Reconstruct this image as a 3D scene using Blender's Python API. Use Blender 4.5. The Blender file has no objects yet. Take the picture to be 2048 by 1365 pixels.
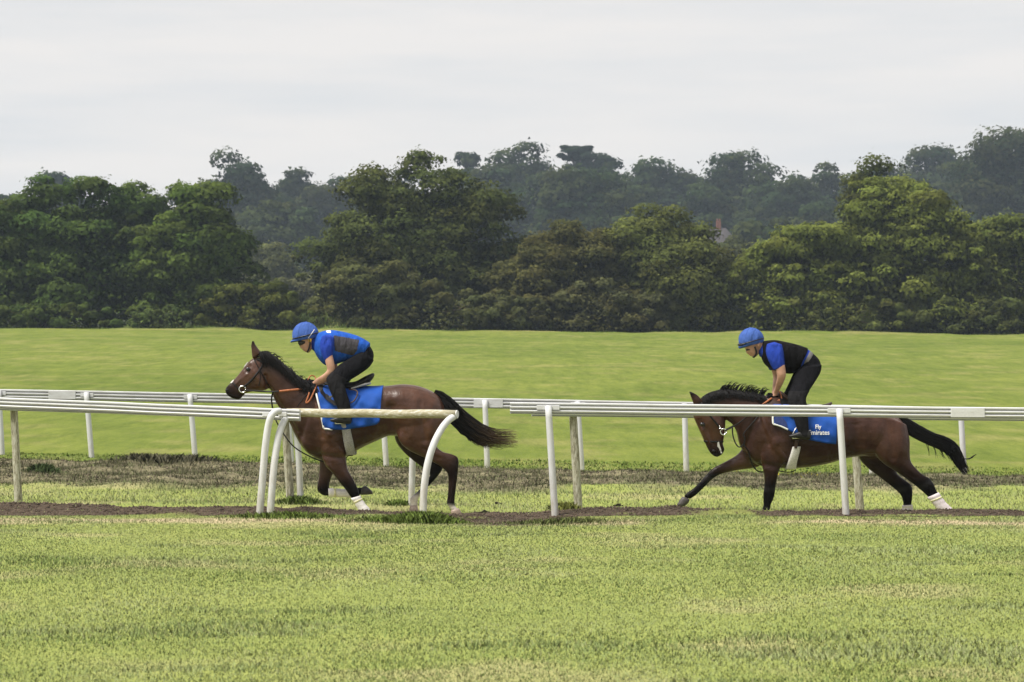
import bpy, bmesh, math, random
import numpy as np
from mathutils import Vector, kdtree
random.seed(7)
rng = np.random.default_rng(11)
R = math.radians
HAZE = 0.00021
scene = bpy.context.scene
COL = scene.collection

# ------------------------------------------------------------------ camera
CAM_H = 1.42            # eye height
FPX = 5092.0            # focal length in photograph pixels (2048 wide)
HZ = 789.0              # horizon row
cam = bpy.data.cameras.new('camera')
cam_o = bpy.data.objects.new('camera', cam)
COL.objects.link(cam_o)
cam_o.location = (0, 0, CAM_H)
cam_o.rotation_euler = (R(90), 0, 0)
cam.sensor_width = 36.0
cam.lens = 36.0 * FPX / 2048.0
cam.shift_y = (HZ - 682.5) / 2048.0
cam.clip_start = 0.5
cam.clip_end = 5000
cam.dof.use_dof = True
cam.dof.focus_distance = 31.4
cam.dof.aperture_fstop = 6.3
scene.camera = cam_o

# ------------------------------------------------------------------ sky and sun
SUN_EL, SUN_AZ = R(60), R(-120)      # azimuth from +Y, towards +X
world = bpy.data.worlds.new('World')
scene.world = world
world.use_nodes = True
wn, wl = world.node_tree.nodes, world.node_tree.links
wn.clear()
w_out = wn.new('ShaderNodeOutputWorld')
w_bg = wn.new('ShaderNodeBackground')
w_sky = wn.new('ShaderNodeTexSky')
w_sky.sky_type = 'NISHITA'
w_sky.sun_disc = False
w_sky.sun_elevation = SUN_EL
w_sky.sun_rotation = SUN_AZ
w_sky.air_density = 1.0
w_sky.dust_density = 3.0
w_tc = wn.new('ShaderNodeTexCoord')
w_map = wn.new('ShaderNodeMapping')
w_map.inputs['Scale'].default_value = (2.2, 2.2, 22.0)
w_map.inputs['Rotation'].default_value = (0, R(5), 0)
w_noise = wn.new('ShaderNodeTexNoise')
w_noise.inputs['Scale'].default_value = 2.2
w_noise.inputs['Detail'].default_value = 5
w_noise.inputs['Roughness'].default_value = 0.55
w_ramp = wn.new('ShaderNodeValToRGB')
w_ramp.color_ramp.elements[0].position = 0.36
w_ramp.color_ramp.elements[1].position = 0.64
w_ramp.color_ramp.elements[0].color = (9.45, 9.55, 9.68, 1)     # grey-blue veil
w_ramp.color_ramp.elements[1].color = (10.95, 10.55, 10.2, 1)    # warmer bright cloud
w_mix = wn.new('ShaderNodeMixRGB')
w_mix.inputs['Fac'].default_value = 0.93
wl.new(w_tc.outputs['Generated'], w_map.inputs['Vector'])
wl.new(w_map.outputs['Vector'], w_noise.inputs['Vector'])
wl.new(w_noise.outputs['Fac'], w_ramp.inputs['Fac'])
wl.new(w_sky.outputs['Color'], w_mix.inputs['Color1'])
wl.new(w_ramp.outputs['Color'], w_mix.inputs['Color2'])
wl.new(w_mix.outputs['Color'], w_bg.inputs['Color'])
w_bg.inputs['Strength'].default_value = 0.0452
wl.new(w_bg.outputs['Background'], w_out.inputs['Surface'])

sun = bpy.data.lights.new('sun', 'SUN')
sun.energy = 3.2
sun.angle = R(24)
sun.color = (1.0, 0.955, 0.88)
sun_o = bpy.data.objects.new('sun', sun)
COL.objects.link(sun_o)
sd = Vector((math.sin(SUN_AZ) * math.cos(SUN_EL), math.cos(SUN_AZ) * math.cos(SUN_EL), math.sin(SUN_EL)))
sun_o.rotation_euler = sd.to_track_quat('Z', 'Y').to_euler()
sun_o.location = (-20, -20, 40)

scene.view_settings.view_transform = 'Standard'
scene.view_settings.look = 'None'
scene.view_settings.gamma = 1
scene.view_settings.exposure = 0.9
scene.view_settings.use_curve_mapping = False
scene.cycles.max_bounces = 6
scene.cycles.diffuse_bounces = 3
scene.cycles.transmission_bounces = 3
scene.cycles.volume_bounces = 0
scene.cycles.transparent_max_bounces = 4

# ------------------------------------------------------------------ helpers
def to_world(px, py, Y):
    """photograph pixel at depth Y -> world point (used to read positions off the photograph once)"""
    s = FPX / Y
    return Vector(((px - 1024) / s, Y, CAM_H - (py - HZ) / s))

def tag(o, label=None, cat=None, group=None, kind=None):
    if label: o['label'] = label
    if cat: o['category'] = cat
    if group: o['group'] = group
    if kind: o['kind'] = kind
    return o

def thing(name, loc, label, cat, group=None):
    o = bpy.data.objects.new(name, None)
    o.empty_display_size = 0.2
    o.location = loc
    COL.objects.link(o)
    tag(o, label, cat, group)
    return o

def link_mesh(name, me, mat=None, parent=None, smooth=True):
    if mat is not None:
        for m in (mat if isinstance(mat, (list, tuple)) else [mat]):
            me.materials.append(m)
    if smooth:
        me.polygons.foreach_set('use_smooth', [True] * len(me.polygons))
    o = bpy.data.objects.new(name, me)
    COL.objects.link(o)
    if parent is not None:
        o.parent = parent
    return o

def origin_of(p):
    v = Vector((0, 0, 0))
    while p is not None:
        v += p.location
        p = p.parent
    return v

def mk(name, verts, faces, mat=None, parent=None, smooth=True):
    """verts in world coordinates; stored relative to the thing they belong to"""
    off = origin_of(parent)
    me = bpy.data.meshes.new(name)
    me.from_pydata([(v[0] - off.x, v[1] - off.y, v[2] - off.z) for v in verts], [], faces)
    me.update()
    return link_mesh(name, me, mat, parent, smooth)

def fast_mesh(name, verts, faces_n, loops):
    """numpy mesh: verts (n,3), all faces with faces_n corners"""
    me = bpy.data.meshes.new(name)
    nf = len(loops) // faces_n
    me.vertices.add(len(verts))
    me.vertices.foreach_set('co', np.ascontiguousarray(verts, dtype=np.float32).ravel())
    me.loops.add(len(loops))
    me.loops.foreach_set('vertex_index', np.ascontiguousarray(loops, dtype=np.int32))
    me.polygons.add(nf)
    me.polygons.foreach_set('loop_start', np.arange(0, nf * faces_n, faces_n, dtype=np.int32))
    me.update(calc_edges=True)
    return me

def point_color(me, name, rgb):
    a = me.color_attributes.new(name, 'FLOAT_COLOR', 'POINT')
    c = np.ones((len(me.vertices), 4), dtype=np.float32)
    c[:, :3] = rgb
    a.data.foreach_set('color', c.ravel())

def point_float(me, name, val):
    a = me.attributes.new(name, 'FLOAT', 'POINT')
    a.data.foreach_set('value', np.ascontiguousarray(val, dtype=np.float32))

def point_vector(me, name, v):
    v = v / np.maximum(np.linalg.norm(v, axis=1, keepdims=True), 1e-6)
    a = me.attributes.new(name, 'FLOAT_VECTOR', 'POINT')
    a.data.foreach_set('vector', np.ascontiguousarray(v, dtype=np.float32).ravel())

def sstep(a, b, x):
    t = np.clip((x - a) / (b - a), 0, 1)
    return t * t * (3 - 2 * t)

def vnoise(x, y, seed=0):
    """cheap smooth value noise on numpy arrays, range 0..1"""
    xi, yi = np.floor(x), np.floor(y)
    xf, yf = x - xi, y - yi
    u, v = xf * xf * (3 - 2 * xf), yf * yf * (3 - 2 * yf)
    def h(i, j):
        n = np.sin(i * 127.1 + j * 311.7 + seed * 74.7) * 43758.5453
        return n - np.floor(n)
    return (h(xi, yi) * (1 - u) + h(xi + 1, yi) * u) * (1 - v) + (h(xi, yi + 1) * (1 - u) + h(xi + 1, yi + 1) * u) * v

def fbm(x, y, seed=0, o=4):
    t, a, n = 0, 0.5, 0
    for i in range(o):
        t = t + a * vnoise(x * 2 ** i, y * 2 ** i, seed + i * 17)
        n += a
        a *= 0.5
    return t / n

# ------------------------------------------------------------------ materials
class NT:
    def __init__(self, name):
        self.m = bpy.data.materials.new(name)
        self.m.use_nodes = True
        self.n, self.l = self.m.node_tree.nodes, self.m.node_tree.links
        self.b = self.n['Principled BSDF']
        self.out = self.n['Material Output']
    def new(self, t, **kw):
        nd = self.n.new(t)
        for k, v in kw.items():
            if k in nd.inputs: nd.inputs[k].default_value = v
            else: setattr(nd, k, v)
        return nd
    def noise(self, scale, detail=4, rough=0.55, vec=None, stretch=None):
        nd = self.new('ShaderNodeTexNoise', Scale=scale, Detail=detail, Roughness=rough)
        if vec is None:
            vec = self.new('ShaderNodeTexCoord').outputs['Object']
        if stretch:
            mp = self.new('ShaderNodeMapping')
            mp.inputs['Scale'].default_value = stretch
            self.l.new(vec, mp.inputs['Vector'])
            vec = mp.outputs['Vector']
        self.l.new(vec, nd.inputs['Vector'])
        return nd.outputs['Fac']
    def ramp(self, fac, stops):
        nd = self.new('ShaderNodeValToRGB')
        e = nd.color_ramp.elements
        while len(e) < len(stops): e.new(0.5)
        for el, (p, c) in zip(e, stops):
            el.position = p
            el.color = (*c, 1) if len(c) == 3 else c
        self.l.new(fac, nd.inputs['Fac'])
        return nd.outputs['Color']
    def mix(self, fac, a, b, mode='MIX'):
        nd = self.new('ShaderNodeMixRGB', blend_type=mode)
        for key, v in (('Fac', fac), ('Color1', a), ('Color2', b)):
            if hasattr(v, 'is_linked'): self.l.new(v, nd.inputs[key])
            elif isinstance(v, (int, float)): nd.inputs[key].default_value = v
            else: nd.inputs[key].default_value = (*v, 1)
        return nd.outputs['Color']
    def attr(self, name, out='Color'):
        return self.new('ShaderNodeAttribute', attribute_name=name).outputs[out]
    def color(self, c):
        if hasattr(c, 'is_linked'): self.l.new(c, self.b.inputs['Base Color'])
        else: self.b.inputs['Base Color'].default_value = (*c, 1)
    def bump(self, fac, strength=0.3, dist=0.01):
        nd = self.new('ShaderNodeBump', Strength=strength, Distance=dist)
        self.l.new(fac, nd.inputs['Height'])
        self.l.new(nd.outputs['Normal'], self.b.inputs['Normal'])
    def set(self, rough=0.7, spec=0.3, **kw):
        self.b.inputs['Roughness'].default_value = rough
        self.b.inputs['Specular IOR Level'].default_value = spec
        for k, v in kw.items(): self.b.inputs[k].default_value = v
        return self.m

def plain(name, c, rough=0.6, spec=0.3, var=0.12, scale=20, bump=0.0, **kw):
    t = NT(name)
    n = t.noise(scale, 3)
    lo = tuple(x * (1 - var) for x in c)
    hi = tuple(min(1, x * (1 + var)) for x in c)
    t.color(t.ramp(n, [(0.3, lo), (0.7, hi)]))
    if bump: t.bump(t.noise(scale * 3, 3), bump, 0.01)
    return t.set(rough, spec, **kw)

def leafy(name, transl=0.35, attr='tint', shade=False):
    t = NT(name)
    c = t.attr(attr)
    d = t.new('ShaderNodeBsdfDiffuse', Roughness=0.6)
    tr = t.new('ShaderNodeBsdfTranslucent')
    mx = t.new('ShaderNodeMixShader', Fac=transl)
    t.l.new(c, d.inputs['Color'])
    if shade:
        sn = t.attr('lie', 'Vector')      # the way the foliage surface lies, leaf flutter left out
        t.l.new(sn, d.inputs['Normal'])
    t.l.new(t.mix(1.0, c, (1.0, 1.05, 0.6), 'MULTIPLY'), tr.inputs['Color'])
    t.l.new(d.outputs['BSDF'], mx.inputs[1])
    t.l.new(tr.outputs['BSDF'], mx.inputs[2])
    t.l.new(mx.outputs['Shader'], t.out.inputs['Surface'])
    return t.m

M = {}
M['leaf'] = leafy('leaf', 0.15, shade=True)
M['grass'] = leafy('grass_blade', 0.12, shade=True)
M['bark'] = plain('bark', (0.07, 0.055, 0.04), 0.9, 0.1, 0.4, 6, 0.4)
# painted rail: white with grime
t = NT('rail_paint')
n = t.noise(3.0, 6, 0.7, stretch=(1, 6, 6))
n2 = t.noise(40, 3)
g = t.ramp(n, [(0.35, (0.60, 0.61, 0.635)), (0.60, (0.52, 0.525, 0.53)), (0.76, (0.33, 0.315, 0.27))])
t.color(t.mix(0.2, g, t.ramp(n2, [(0.3, (0.5, 0.5, 0.48)), (0.7, (0.8, 0.8, 0.8))])))
M['rail'] = t.set(0.42, 0.4)
t = NT('far_rail_paint')
n = t.noise(2.0, 5, 0.7, stretch=(1, 6, 6))
t.color(t.ramp(n, [(0.35, (0.50, 0.51, 0.53)), (0.75, (0.36, 0.355, 0.35))]))
M['rail_far'] = t.set(0.45, 0.35)
t = NT('post_paint')
n = t.noise(5, 5, 0.7, stretch=(4, 4, 1))
sep = t.new('ShaderNodeSeparateXYZ')
t.l.new(t.new('ShaderNodeTexCoord').outputs['Object'], sep.inputs[0])
low = t.ramp(sep.outputs['Z'], [(0.0, (1, 1, 1)), (0.75, (0, 0, 0))])
dirt = t.mix(1.0, low, t.ramp(n, [(0.3, (0.1, 0.1, 0.1)), (0.65, (1, 1, 1))]), 'MULTIPLY')
t.color(t.mix(dirt, t.ramp(n, [(0.3, (0.60, 0.61, 0.63)), (0.75, (0.50, 0.50, 0.49))]), (0.38, 0.35, 0.28)))
M['post'] = t.set(0.45, 0.35)
t = NT('weathered_post')
n = t.noise(7, 6, 0.75, stretch=(5, 5, 1))
sep = t.new('ShaderNodeSeparateXYZ')
t.l.new(t.new('ShaderNodeTexCoord').outputs['Object'], sep.inputs[0])
t.color(t.ramp(n, [(0.30, (0.50, 0.49, 0.45)), (0.46, (0.40, 0.38, 0.30)), (0.56, (0.22, 0.20, 0.145)), (0.72, (0.08, 0.07, 0.052))]))
M['post_old'] = t.set(0.75, 0.2)
t = NT('peeling_bar_paint')
n = t.noise(9, 6, 0.7, stretch=(0.45, 4, 4))
t.color(t.ramp(n, [(0.34, (0.58, 0.58, 0.56)), (0.46, (0.40, 0.37, 0.27)), (0.58, (0.30, 0.27, 0.17)), (0.75, (0.15, 0.13, 0.08))]))
t.bump(n, 0.3, 0.01)
M['bar'] = t.set(0.65, 0.25)
# ------------------------------------------------------------------ ground
def gz(X, Y):
    X, Y = np.asarray(X, dtype=float), np.asarray(Y, dtype=float)
    z = 0.03 * (fbm(X * 0.35, Y * 0.35, 3, 3) - 0.5) * sstep(6, 10, Y) * (1 - sstep(150, 210, Y))
    # dirt lip along the near rail
    amp = np.interp(X, [-9, -6, -4.0, -2.9, -1.9, -1.1, -0.5, 0.3, 0.9, 1.6, 4, 7],
                    [0.075, 0.06, 0.03, 0.015, 0.0, -0.035, -0.05, -0.03, 0.025, 0.02, -0.015, -0.02])
    lip = sstep(29.75, 30.35, Y) * (1 - sstep(30.5, 31.0, Y))
    z = z + (amp + 0.04) * lip + lip * 0.09 * (fbm(X * 2.6, Y * 2.2, 9, 4) - 0.5)
    track = sstep(30.6, 31.1, Y) * (1 - sstep(33.4, 36.5, Y))
    rise = sstep(31.9, 33.0, Y) * np.interp(X, [-3, -1, 0.6, 6], [0.10, 0.08, 0.02, 0.0])
    z = z + track * (-0.105 + rise)
    hollow = np.exp(-((X + 0.15) / 0.7) ** 2 - ((Y - 29.4) / 1.0) ** 2)
    z = z - 0.05 * hollow
    tilt = np.interp(Y, [33, 46, 200, 300], [0, -0.0155, -0.0054, 0])
    z = z + tilt * np.clip(X, -120, 120)
    band = sstep(36.3, 38.0, Y) * (1 - sstep(44.0, 46.5, Y))
    z = z + band * (0.24 * (fbm(X * 1.3, Y * 1.3, 21, 4) - 0.45) + 0.05)
    z = z + 0.10 * np.exp(-((Y - 45.2) / 0.8) ** 2) * (0.4 + 0.6 * sstep(-1, -4, X)) * (0.6 + 0.8 * fbm(X * 0.9, Y, 5, 3))
    up = np.interp(Y, [47, 90, 140, 185, 200, 206, 225, 270, 420, 650, 800, 950],
                   [0, 1.75, 4.0, 5.85, 6.42, 6.50, 6.2, 6.2, 17.5, 38.0, 47.0, 46.0])
    z = z + up + 0.22 * (fbm(X * 0.10, Y * 0.05, 31, 3) - 0.5) * sstep(60, 110, Y)
    z = z + 0.5 * (fbm(X * 0.22, Y * 0.08, 37, 3) - 0.5) * sstep(186, 199, Y) * (1 - sstep(206, 220, Y))
    z = z + 8.0 * (fbm(X * 0.012 + 5, Y * 0.01, 41, 2) - 0.5) * sstep(300, 500, Y)
    return z

rows = np.concatenate([[-60, -20, -5, 2, 6], np.arange(8, 28, 0.2), np.arange(28, 34, 0.07), np.arange(34, 47, 0.14),
                       np.geomspace(47, 196, 110), np.arange(197, 212, 0.7), np.geomspace(213, 940, 46)])
NC = 300
u = np.linspace(-1, 1, NC)
u = np.sign(u) * (0.45 * np.abs(u) + 0.55 * np.abs(u) ** 3)     # finer in the middle
W = np.where(rows < 47, 42.0, 42.0 + (rows - 47) * 0.233)
GX = u[None, :] * W[:, None]
GY = np.repeat(rows[:, None], NC, 1)
GZ = gz(GX, GY)
verts = np.stack([GX.ravel(), GY.ravel(), GZ.ravel()], 1)
i, j = np.meshgrid(np.arange(len(rows) - 1), np.arange(NC - 1), indexing='ij')
a = (i * NC + j).ravel()
loops = np.stack([a, a + 1, a + NC + 1, a + NC], 1).ravel()
gme = fast_mesh('field', verts, 4, loops)

def soil_mask(X, Y):
    e = fbm(X * 1.8, Y * 1.8, 51, 4) - 0.5
    hr = 0.55 + 0.15 * np.sin(X * 0.8)
    lip = np.exp(-((Y - 30.30 + e * 0.9) / np.interp(X, [-6, -3, 0, 1, 8], [0.80, 0.6, 0.62, 0.75, 0.7])) ** 2)
    lip = sstep(0.30, 0.60, lip + 0.5 * e)
    lip = lip * np.where(X > 1.5, 0.25 + 0.75 * sstep(0.38, 0.52, fbm(X * 0.9, Y * 0.9, 57, 3)), 1.0)
    gap = np.exp(-((X - 0.0 + e * 0.9) / 0.85) ** 2 - ((Y - 28.95 + e) / 1.35) ** 2)
    gap = sstep(0.30, 0.62, gap + 0.3 * e)
    return np.clip(np.maximum(lip, gap), 0, 1)

def rough_mask(X, Y):
    e = fbm(X * 0.8, Y * 0.8, 61, 4) - 0.5
    return sstep(36.3, 38.6, Y + e * 4) * (1 - sstep(45.0, 46.2, Y + e * 1.6))

def dry_mask(X, Y):
    e = fbm(X * 0.9, Y * 1.4, 71, 4) - 0.5
    d = 1.2 * np.exp(-((Y - 28.35 + e * 1.3 + 0.12 * np.clip(X, -7, 7) * 0.3) / 0.5) ** 2)
    d = d * sstep(0.36, 0.6, fbm(X * 0.45 + 3, Y * 0.1, 73, 3) + 0.12)
    d = d + 0.6 * sstep(185, 197, Y) * sstep(0.48, 0.66, fbm(X * 0.35, Y * 0.6, 75, 3)) * (1 - sstep(202, 207, Y))
    d = d + 0.35 * sstep(0.55, 0.75, fbm(X * 0.7, Y * 0.7, 77, 4))
    return np.clip(d, 0, 1)

X1, Y1 = verts[:, 0], verts[:, 1]
point_float(gme, 'soil', soil_mask(X1, Y1))
point_float(gme, 'rough', rough_mask(X1, Y1))
point_float(gme, 'dry', dry_mask(X1, Y1))
point_float(gme, 'lush', sstep(45.5, 49, Y1))
point_float(gme, 'scrub', sstep(203.5, 208, Y1 + 3 * (fbm(X1 * .3, Y1 * .3, 99, 3) - .5)))
t = NT('field_ground')
pos = t.new('ShaderNodeNewGeometry').outputs['Position']
big = t.noise(0.35, 5, 0.6, pos)
mid = t.noise(2.2, 5, 0.65, pos)
fine = t.noise(22, 5, 0.7, pos)
far_n = t.noise(0.22, 6, 0.7, pos, stretch=(0.5, 1.2, 1))
green = t.ramp(mid, [(0.28, (0.090, 0.125, 0.028)), (0.5, (0.150, 0.190, 0.044)), (0.72, (0.215, 0.240, 0.072))])
green = t.mix(0.55, green, t.ramp(big, [(0.3, (0.115, 0.150, 0.032)), (0.7, (0.200, 0.222, 0.055))]))
green = t.mix(0.5, green, t.ramp(far_n, [(0.30, (0.105, 0.140, 0.030)), (0.5, (0.165, 0.205, 0.040)), (0.7, (0.215, 0.235, 0.056))]))
green = t.mix(0.35, green, t.ramp(t.noise(0.9, 6, 0.75, pos, stretch=(0.5, 0.35, 1)), [(0.3, (0.085, 0.125, 0.028)), (0.7, (0.235, 0.250, 0.070))]))
green = t.mix(0.35, green, t.ramp(fine, [(0.3, (0.06, 0.09, 0.02)), (0.7, (0.24, 0.26, 0.08))]))
dryc = t.ramp(fine, [(0.3, (0.20, 0.165, 0.085)), (0.7, (0.40, 0.34, 0.20))])
green = t.mix(t.attr('dry', 'Fac'), green, dryc)
roughc = t.ramp(t.noise(5, 6, 0.75, pos), [(0.3, (0.040, 0.036, 0.024)), (0.5, (0.098, 0.086, 0.054)), (0.66, (0.145, 0.135, 0.075)), (0.8, (0.22, 0.185, 0.13))])
rf = t.new('ShaderNodeMath', operation='MULTIPLY')
t.l.new(t.attr('rough', 'Fac'), rf.inputs[0]); rf.inputs[1].default_value = 0.92
green = t.mix(rf.outputs[0], green, roughc)
soilc = t.ramp(t.noise(14, 6, 0.75, pos), [(0.3, (0.032, 0.023, 0.016)), (0.5, (0.068, 0.051, 0.037)), (0.62, (0.10, 0.076, 0.054)), (0.78, (0.20, 0.155, 0.105))])
green = t.mix(t.attr('lush', 'Fac'), t.mix(1.0, green, (1.58, 1.52, 1.62), 'MULTIPLY'), t.mix(1.0, green, (1.35, 1.35, 1.3), 'MULTIPLY'))
green = t.mix(t.attr('lush', 'Fac'), green, t.mix(1.0, green, (0.600, 0.640, 0.45), 'MULTIPLY'))
ln_ = t.ramp(t.noise(2.6, 6, 0.8, pos, stretch=(0.7, 0.10, 1)), [(0.28, (0.60, 0.66, 0.55)), (0.5, (1, 1, 1)), (0.72, (1.36, 1.27, 1.4))])
green = t.mix(t.attr('lush', 'Fac'), green, t.mix(1.0, green, ln_, 'MULTIPLY'))
ln2 = t.ramp(t.noise(0.12, 5, 0.65, pos, stretch=(0.9, 0.45, 1)), [(0.32, (0.72, 0.79, 0.66)), (0.5, (1, 1, 1)), (0.68, (1.16, 1.1, 1.2))])
green = t.mix(t.attr('lush', 'Fac'), green, t.mix(1.0, green, ln2, 'MULTIPLY'))
green = t.mix(t.attr('scrub', 'Fac'), green, t.ramp(t.noise(0.15, 5, 0.7, pos), [(0.3, (0.018, 0.024, 0.010)), (0.7, (0.045, 0.055, 0.022))]))
t.color(t.mix(t.attr('soil', 'Fac'), green, soilc))
t.bump(fine, 0.6, 0.04)
M['ground'] = t.set(0.95, 0.1)
ground = link_mesh('ground', gme, M['ground'])
tag(ground, kind='structure')

# ------------------------------------------------------------------ grass blades (uncountable: one mesh)
def blades(name, n, Xf, Yf, hfun, wfun, colfun, label, keep=None):
    X, Y = Xf, Yf
    if keep is not None:
        k = keep(X, Y)
        X, Y = X[k], Y[k]
    n = len(X)
    Z = gz(X, Y)
    ang = rng.uniform(0, 2 * np.pi, n)
    h = hfun(X, Y) * rng.uniform(0.5, 1.35, n)
    w = wfun(X, Y) * rng.uniform(0.7, 1.3, n)
    lean = rng.uniform(0.3, 1.3, n) * h
    la = rng.uniform(0, 2 * np.pi, n)
    dx, dy = np.cos(ang) * w / 2, np.sin(ang) * w / 2
    v = np.empty((n, 3, 3))
    v[:, 0] = np.stack([X - dx, Y - dy, Z - 0.01], 1)
    v[:, 1] = np.stack([X + dx, Y + dy, Z - 0.01], 1)
    v[:, 2] = np.stack([X + np.cos(la) * lean, Y + np.sin(la) * lean, Z + h], 1)
    loops = np.arange(n * 3)
    me = fast_mesh(name, v.reshape(-1, 3), 3, loops)
    nx = np.stack([np.cos(la) * 0.45, np.sin(la) * 0.45, np.ones(n)], 1); nx /= np.linalg.norm(nx, axis=1, keepdims=True)
    point_vector(me, 'lie', np.repeat(nx, 3, 0))
    c = colfun(X, Y, n)
    point_color(me, 'tint', np.repeat(c, 3, 0))
    o = link_mesh(name, me, M['grass'], None, False)
    tag(o, label, 'grass', kind='stuff')
    return o

def grass_col(X, Y, n):
    a = np.clip((fbm(X * 1.5, Y * 1.1, 81, 4)[:, None] - 0.5) * 1.9 + 0.5, 0, 1)
    b = fbm(X * 0.25, Y * 0.25, 83, 3)[:, None]
    nearf = (1 - sstep(26, 48, Y))[:, None]
    c = np.array([0.122, 0.172, 0.045]) * (1 - a) + np.array([0.222, 0.262, 0.098]) * a
    c = c * (1 + nearf * np.array([0.34, 0.26, 0.45]))
    c = c * (0.75 + 0.5 * b)
    r = rng.uniform(0, 1, (n, 1))
    straw = np.array([0.34, 0.30, 0.17])
    d = dry_mask(X, Y)[:, None] + 0.35 * (sstep(30.8, 31.6, Y) * (1 - sstep(36, 38, Y)))[:, None]
    f = np.where(r < 0.13 + 0.75 * d, 0.6, 0.0)
    c = c * (1 - f) + straw * f
    rg = rough_mask(X, Y)[:, None]
    rc = np.where(rng.uniform(0, 1, (n, 1)) < 0.6, np.array([[0.115, 0.100, 0.065]]), np.array([[0.135, 0.135, 0.068]]))
    rc = rc * np.array([0.92, 0.95, 0.9]) * (0.35 + 1.3 * fbm(X * 1.6, Y * 1.6, 85, 3)[:, None])
    c = c * (1 - rg) + rc * rg
    return np.minimum(c * np.array([1.44, 1.50, 1.56]) * rng.uniform(0.94, 1.08, (n, 1)), 0.6)

def strip(n, y0, y1, wx, p=1.0):
    Y = y0 + (y1 - y0) * rng.uniform(0, 1, n) ** p
    X = rng.uniform(-1, 1, n) * (wx[0] + wx[1] * Y)
    return X, Y

X, Y = strip(600000, 11.0, 30.4, (2.6, 0.225), 1.25)
blades('mown_grass', 0, X, Y,
       lambda X, Y: 0.008 + 0.010 * fbm(X * 0.8, Y * 0.8, 91, 3) + 0.012 * sstep(0.62, 0.8, fbm(X * 0.6, Y * 1.6, 93, 3)),
       lambda X, Y: 0.006 + 0.00026 * Y, grass_col, 'short mown grass in front of the near white rail',
       lambda X, Y: (soil_mask(X, Y) < rng.uniform(0.1, 1.1, len(X))))
X, Y = strip(150000, 30.4, 46.5, (3.0, 0.225))
blades('track_grass', 0, X, Y,
       lambda X, Y: 0.022 + 0.03 * fbm(X * 0.8, Y * 0.8, 91, 3) + 0.015 * rough_mask(X, Y),
       lambda X, Y: 0.012 + 0.006 * rough_mask(X, Y), grass_col, 'thin worn grass of the track between the rails',
       lambda X, Y: (soil_mask(X, Y) < rng.uniform(0.1, 1.0, len(X))))
X1_, Y1_ = strip(30000, 45.5, 50, (1.5, 0.225), 1.3)
X2_, Y2_ = strip(30000, 196.0, 206, (1.5, 0.225), 0.6)
X, Y = np.concatenate([X1_, X2_]), np.concatenate([Y1_, Y2_])
blades('far_field_grass', 0, X, Y,
       lambda X, Y: 0.02 + 0.02 * fbm(X * 0.3, Y * 0.3, 95, 3) + 2.4 * sstep(198, 204, Y) * fbm(X * 0.5, Y * 0.2, 97, 3) ** 1.5 * sstep(.3, .7, fbm(X * .12, Y * .1, 98, 3)),
       lambda X, Y: 0.015 + 0.0004 * Y, lambda X, Y, n: grass_col(X, Y, n) * np.array([0.72, 0.80, 0.55]), 'green grass of the rising field behind the far rail')

# crumbs of soil on the dirt lip and the worn bank: uncountable, one mesh
def crumbs(name, X, Y, size, col, label):
    n = len(X)
    Z = gz(X, Y)
    T = np.array([[1, 0, -.5], [-.5, .87, -.5], [-.5, -.87, -.5], [0, 0, .75]])
    a = rng.uniform(0, 2 * np.pi, n)
    s = size * rng.uniform(0.35, 1.0, n) ** 1.5 * 1.2
    ca, sa = np.cos(a), np.sin(a)
    V = np.empty((n, 4, 3))
    J = T[None] * (1 + rng.uniform(-.4, .4, (n, 4, 3)))
    V[:, :, 0] = (J[:, :, 0] * ca[:, None] - J[:, :, 1] * sa[:, None]) * s[:, None] * 1.3 + X[:, None]
    V[:, :, 1] = (J[:, :, 0] * sa[:, None] + J[:, :, 1] * ca[:, None]) * s[:, None] + Y[:, None]
    V[:, :, 2] = J[:, :, 2] * s[:, None] * 0.8 + Z[:, None] + s[:, None] * .2
    b = np.arange(n)[:, None] * 4
    F = np.concatenate([b + np.array([[0, 2, 1]]), b + np.array([[0, 1, 3]]), b + np.array([[1, 2, 3]]), b + np.array([[2, 0, 3]])], 1).ravel()
    me = fast_mesh(name, V.reshape(-1, 3), 3, F)
    point_color(me, 'tint', np.repeat(np.array(col) * rng.uniform(.5, 1.7, (n, 1)), 4, 0))
    tt = bpy.data.materials.get('soil_crumb')
    if tt is None:
        q = NT('soil_crumb'); q.color(q.attr('tint')); q.set(0.95, 0.1); tt = q.m
    o = link_mesh(name, me, tt, None, False)
    tag(o, label, 'soil', kind='stuff')
X, Y = strip(26000, 28.3, 31.2, (1.2, 0.225))
k = soil_mask(X, Y) > rng.uniform(0.3, 0.9, len(X))
crumbs('soil_crumbs', X[k], Y[k], 0.020, (0.070, 0.053, 0.039), 'dark loose soil crumbs along the near rail')
X, Y = strip(16000, 36.5, 46, (1.2, 0.225))
k = (rough_mask(X, Y) > 0.5) & (fbm(X * 1.1, Y * 1.1, 87, 3) > 0.47)
crumbs('bank_crumbs', X[k], Y[k], 0.030, (0.100, 0.085, 0.058), 'brown clods on the worn bank before the far rail')
# ------------------------------------------------------------------ rails
def catmull_(P, sub):
    P = np.asarray(P, dtype=float); out = []; n = len(P)
    for k in range(n - 1):
        p0, p1, p2, p3 = P[max(0, k - 1)], P[k], P[k + 1], P[min(n - 1, k + 2)]
        for q in range(sub):
            t_ = q / sub
            out.append(0.5 * (2 * p1 + (p2 - p0) * t_ + (2 * p0 - 5 * p1 + 4 * p2 - p3) * t_ ** 2 + (3 * p1 - p0 - 3 * p2 + p3) * t_ ** 3))
    out.append(P[-1])
    return np.array(out)

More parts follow.
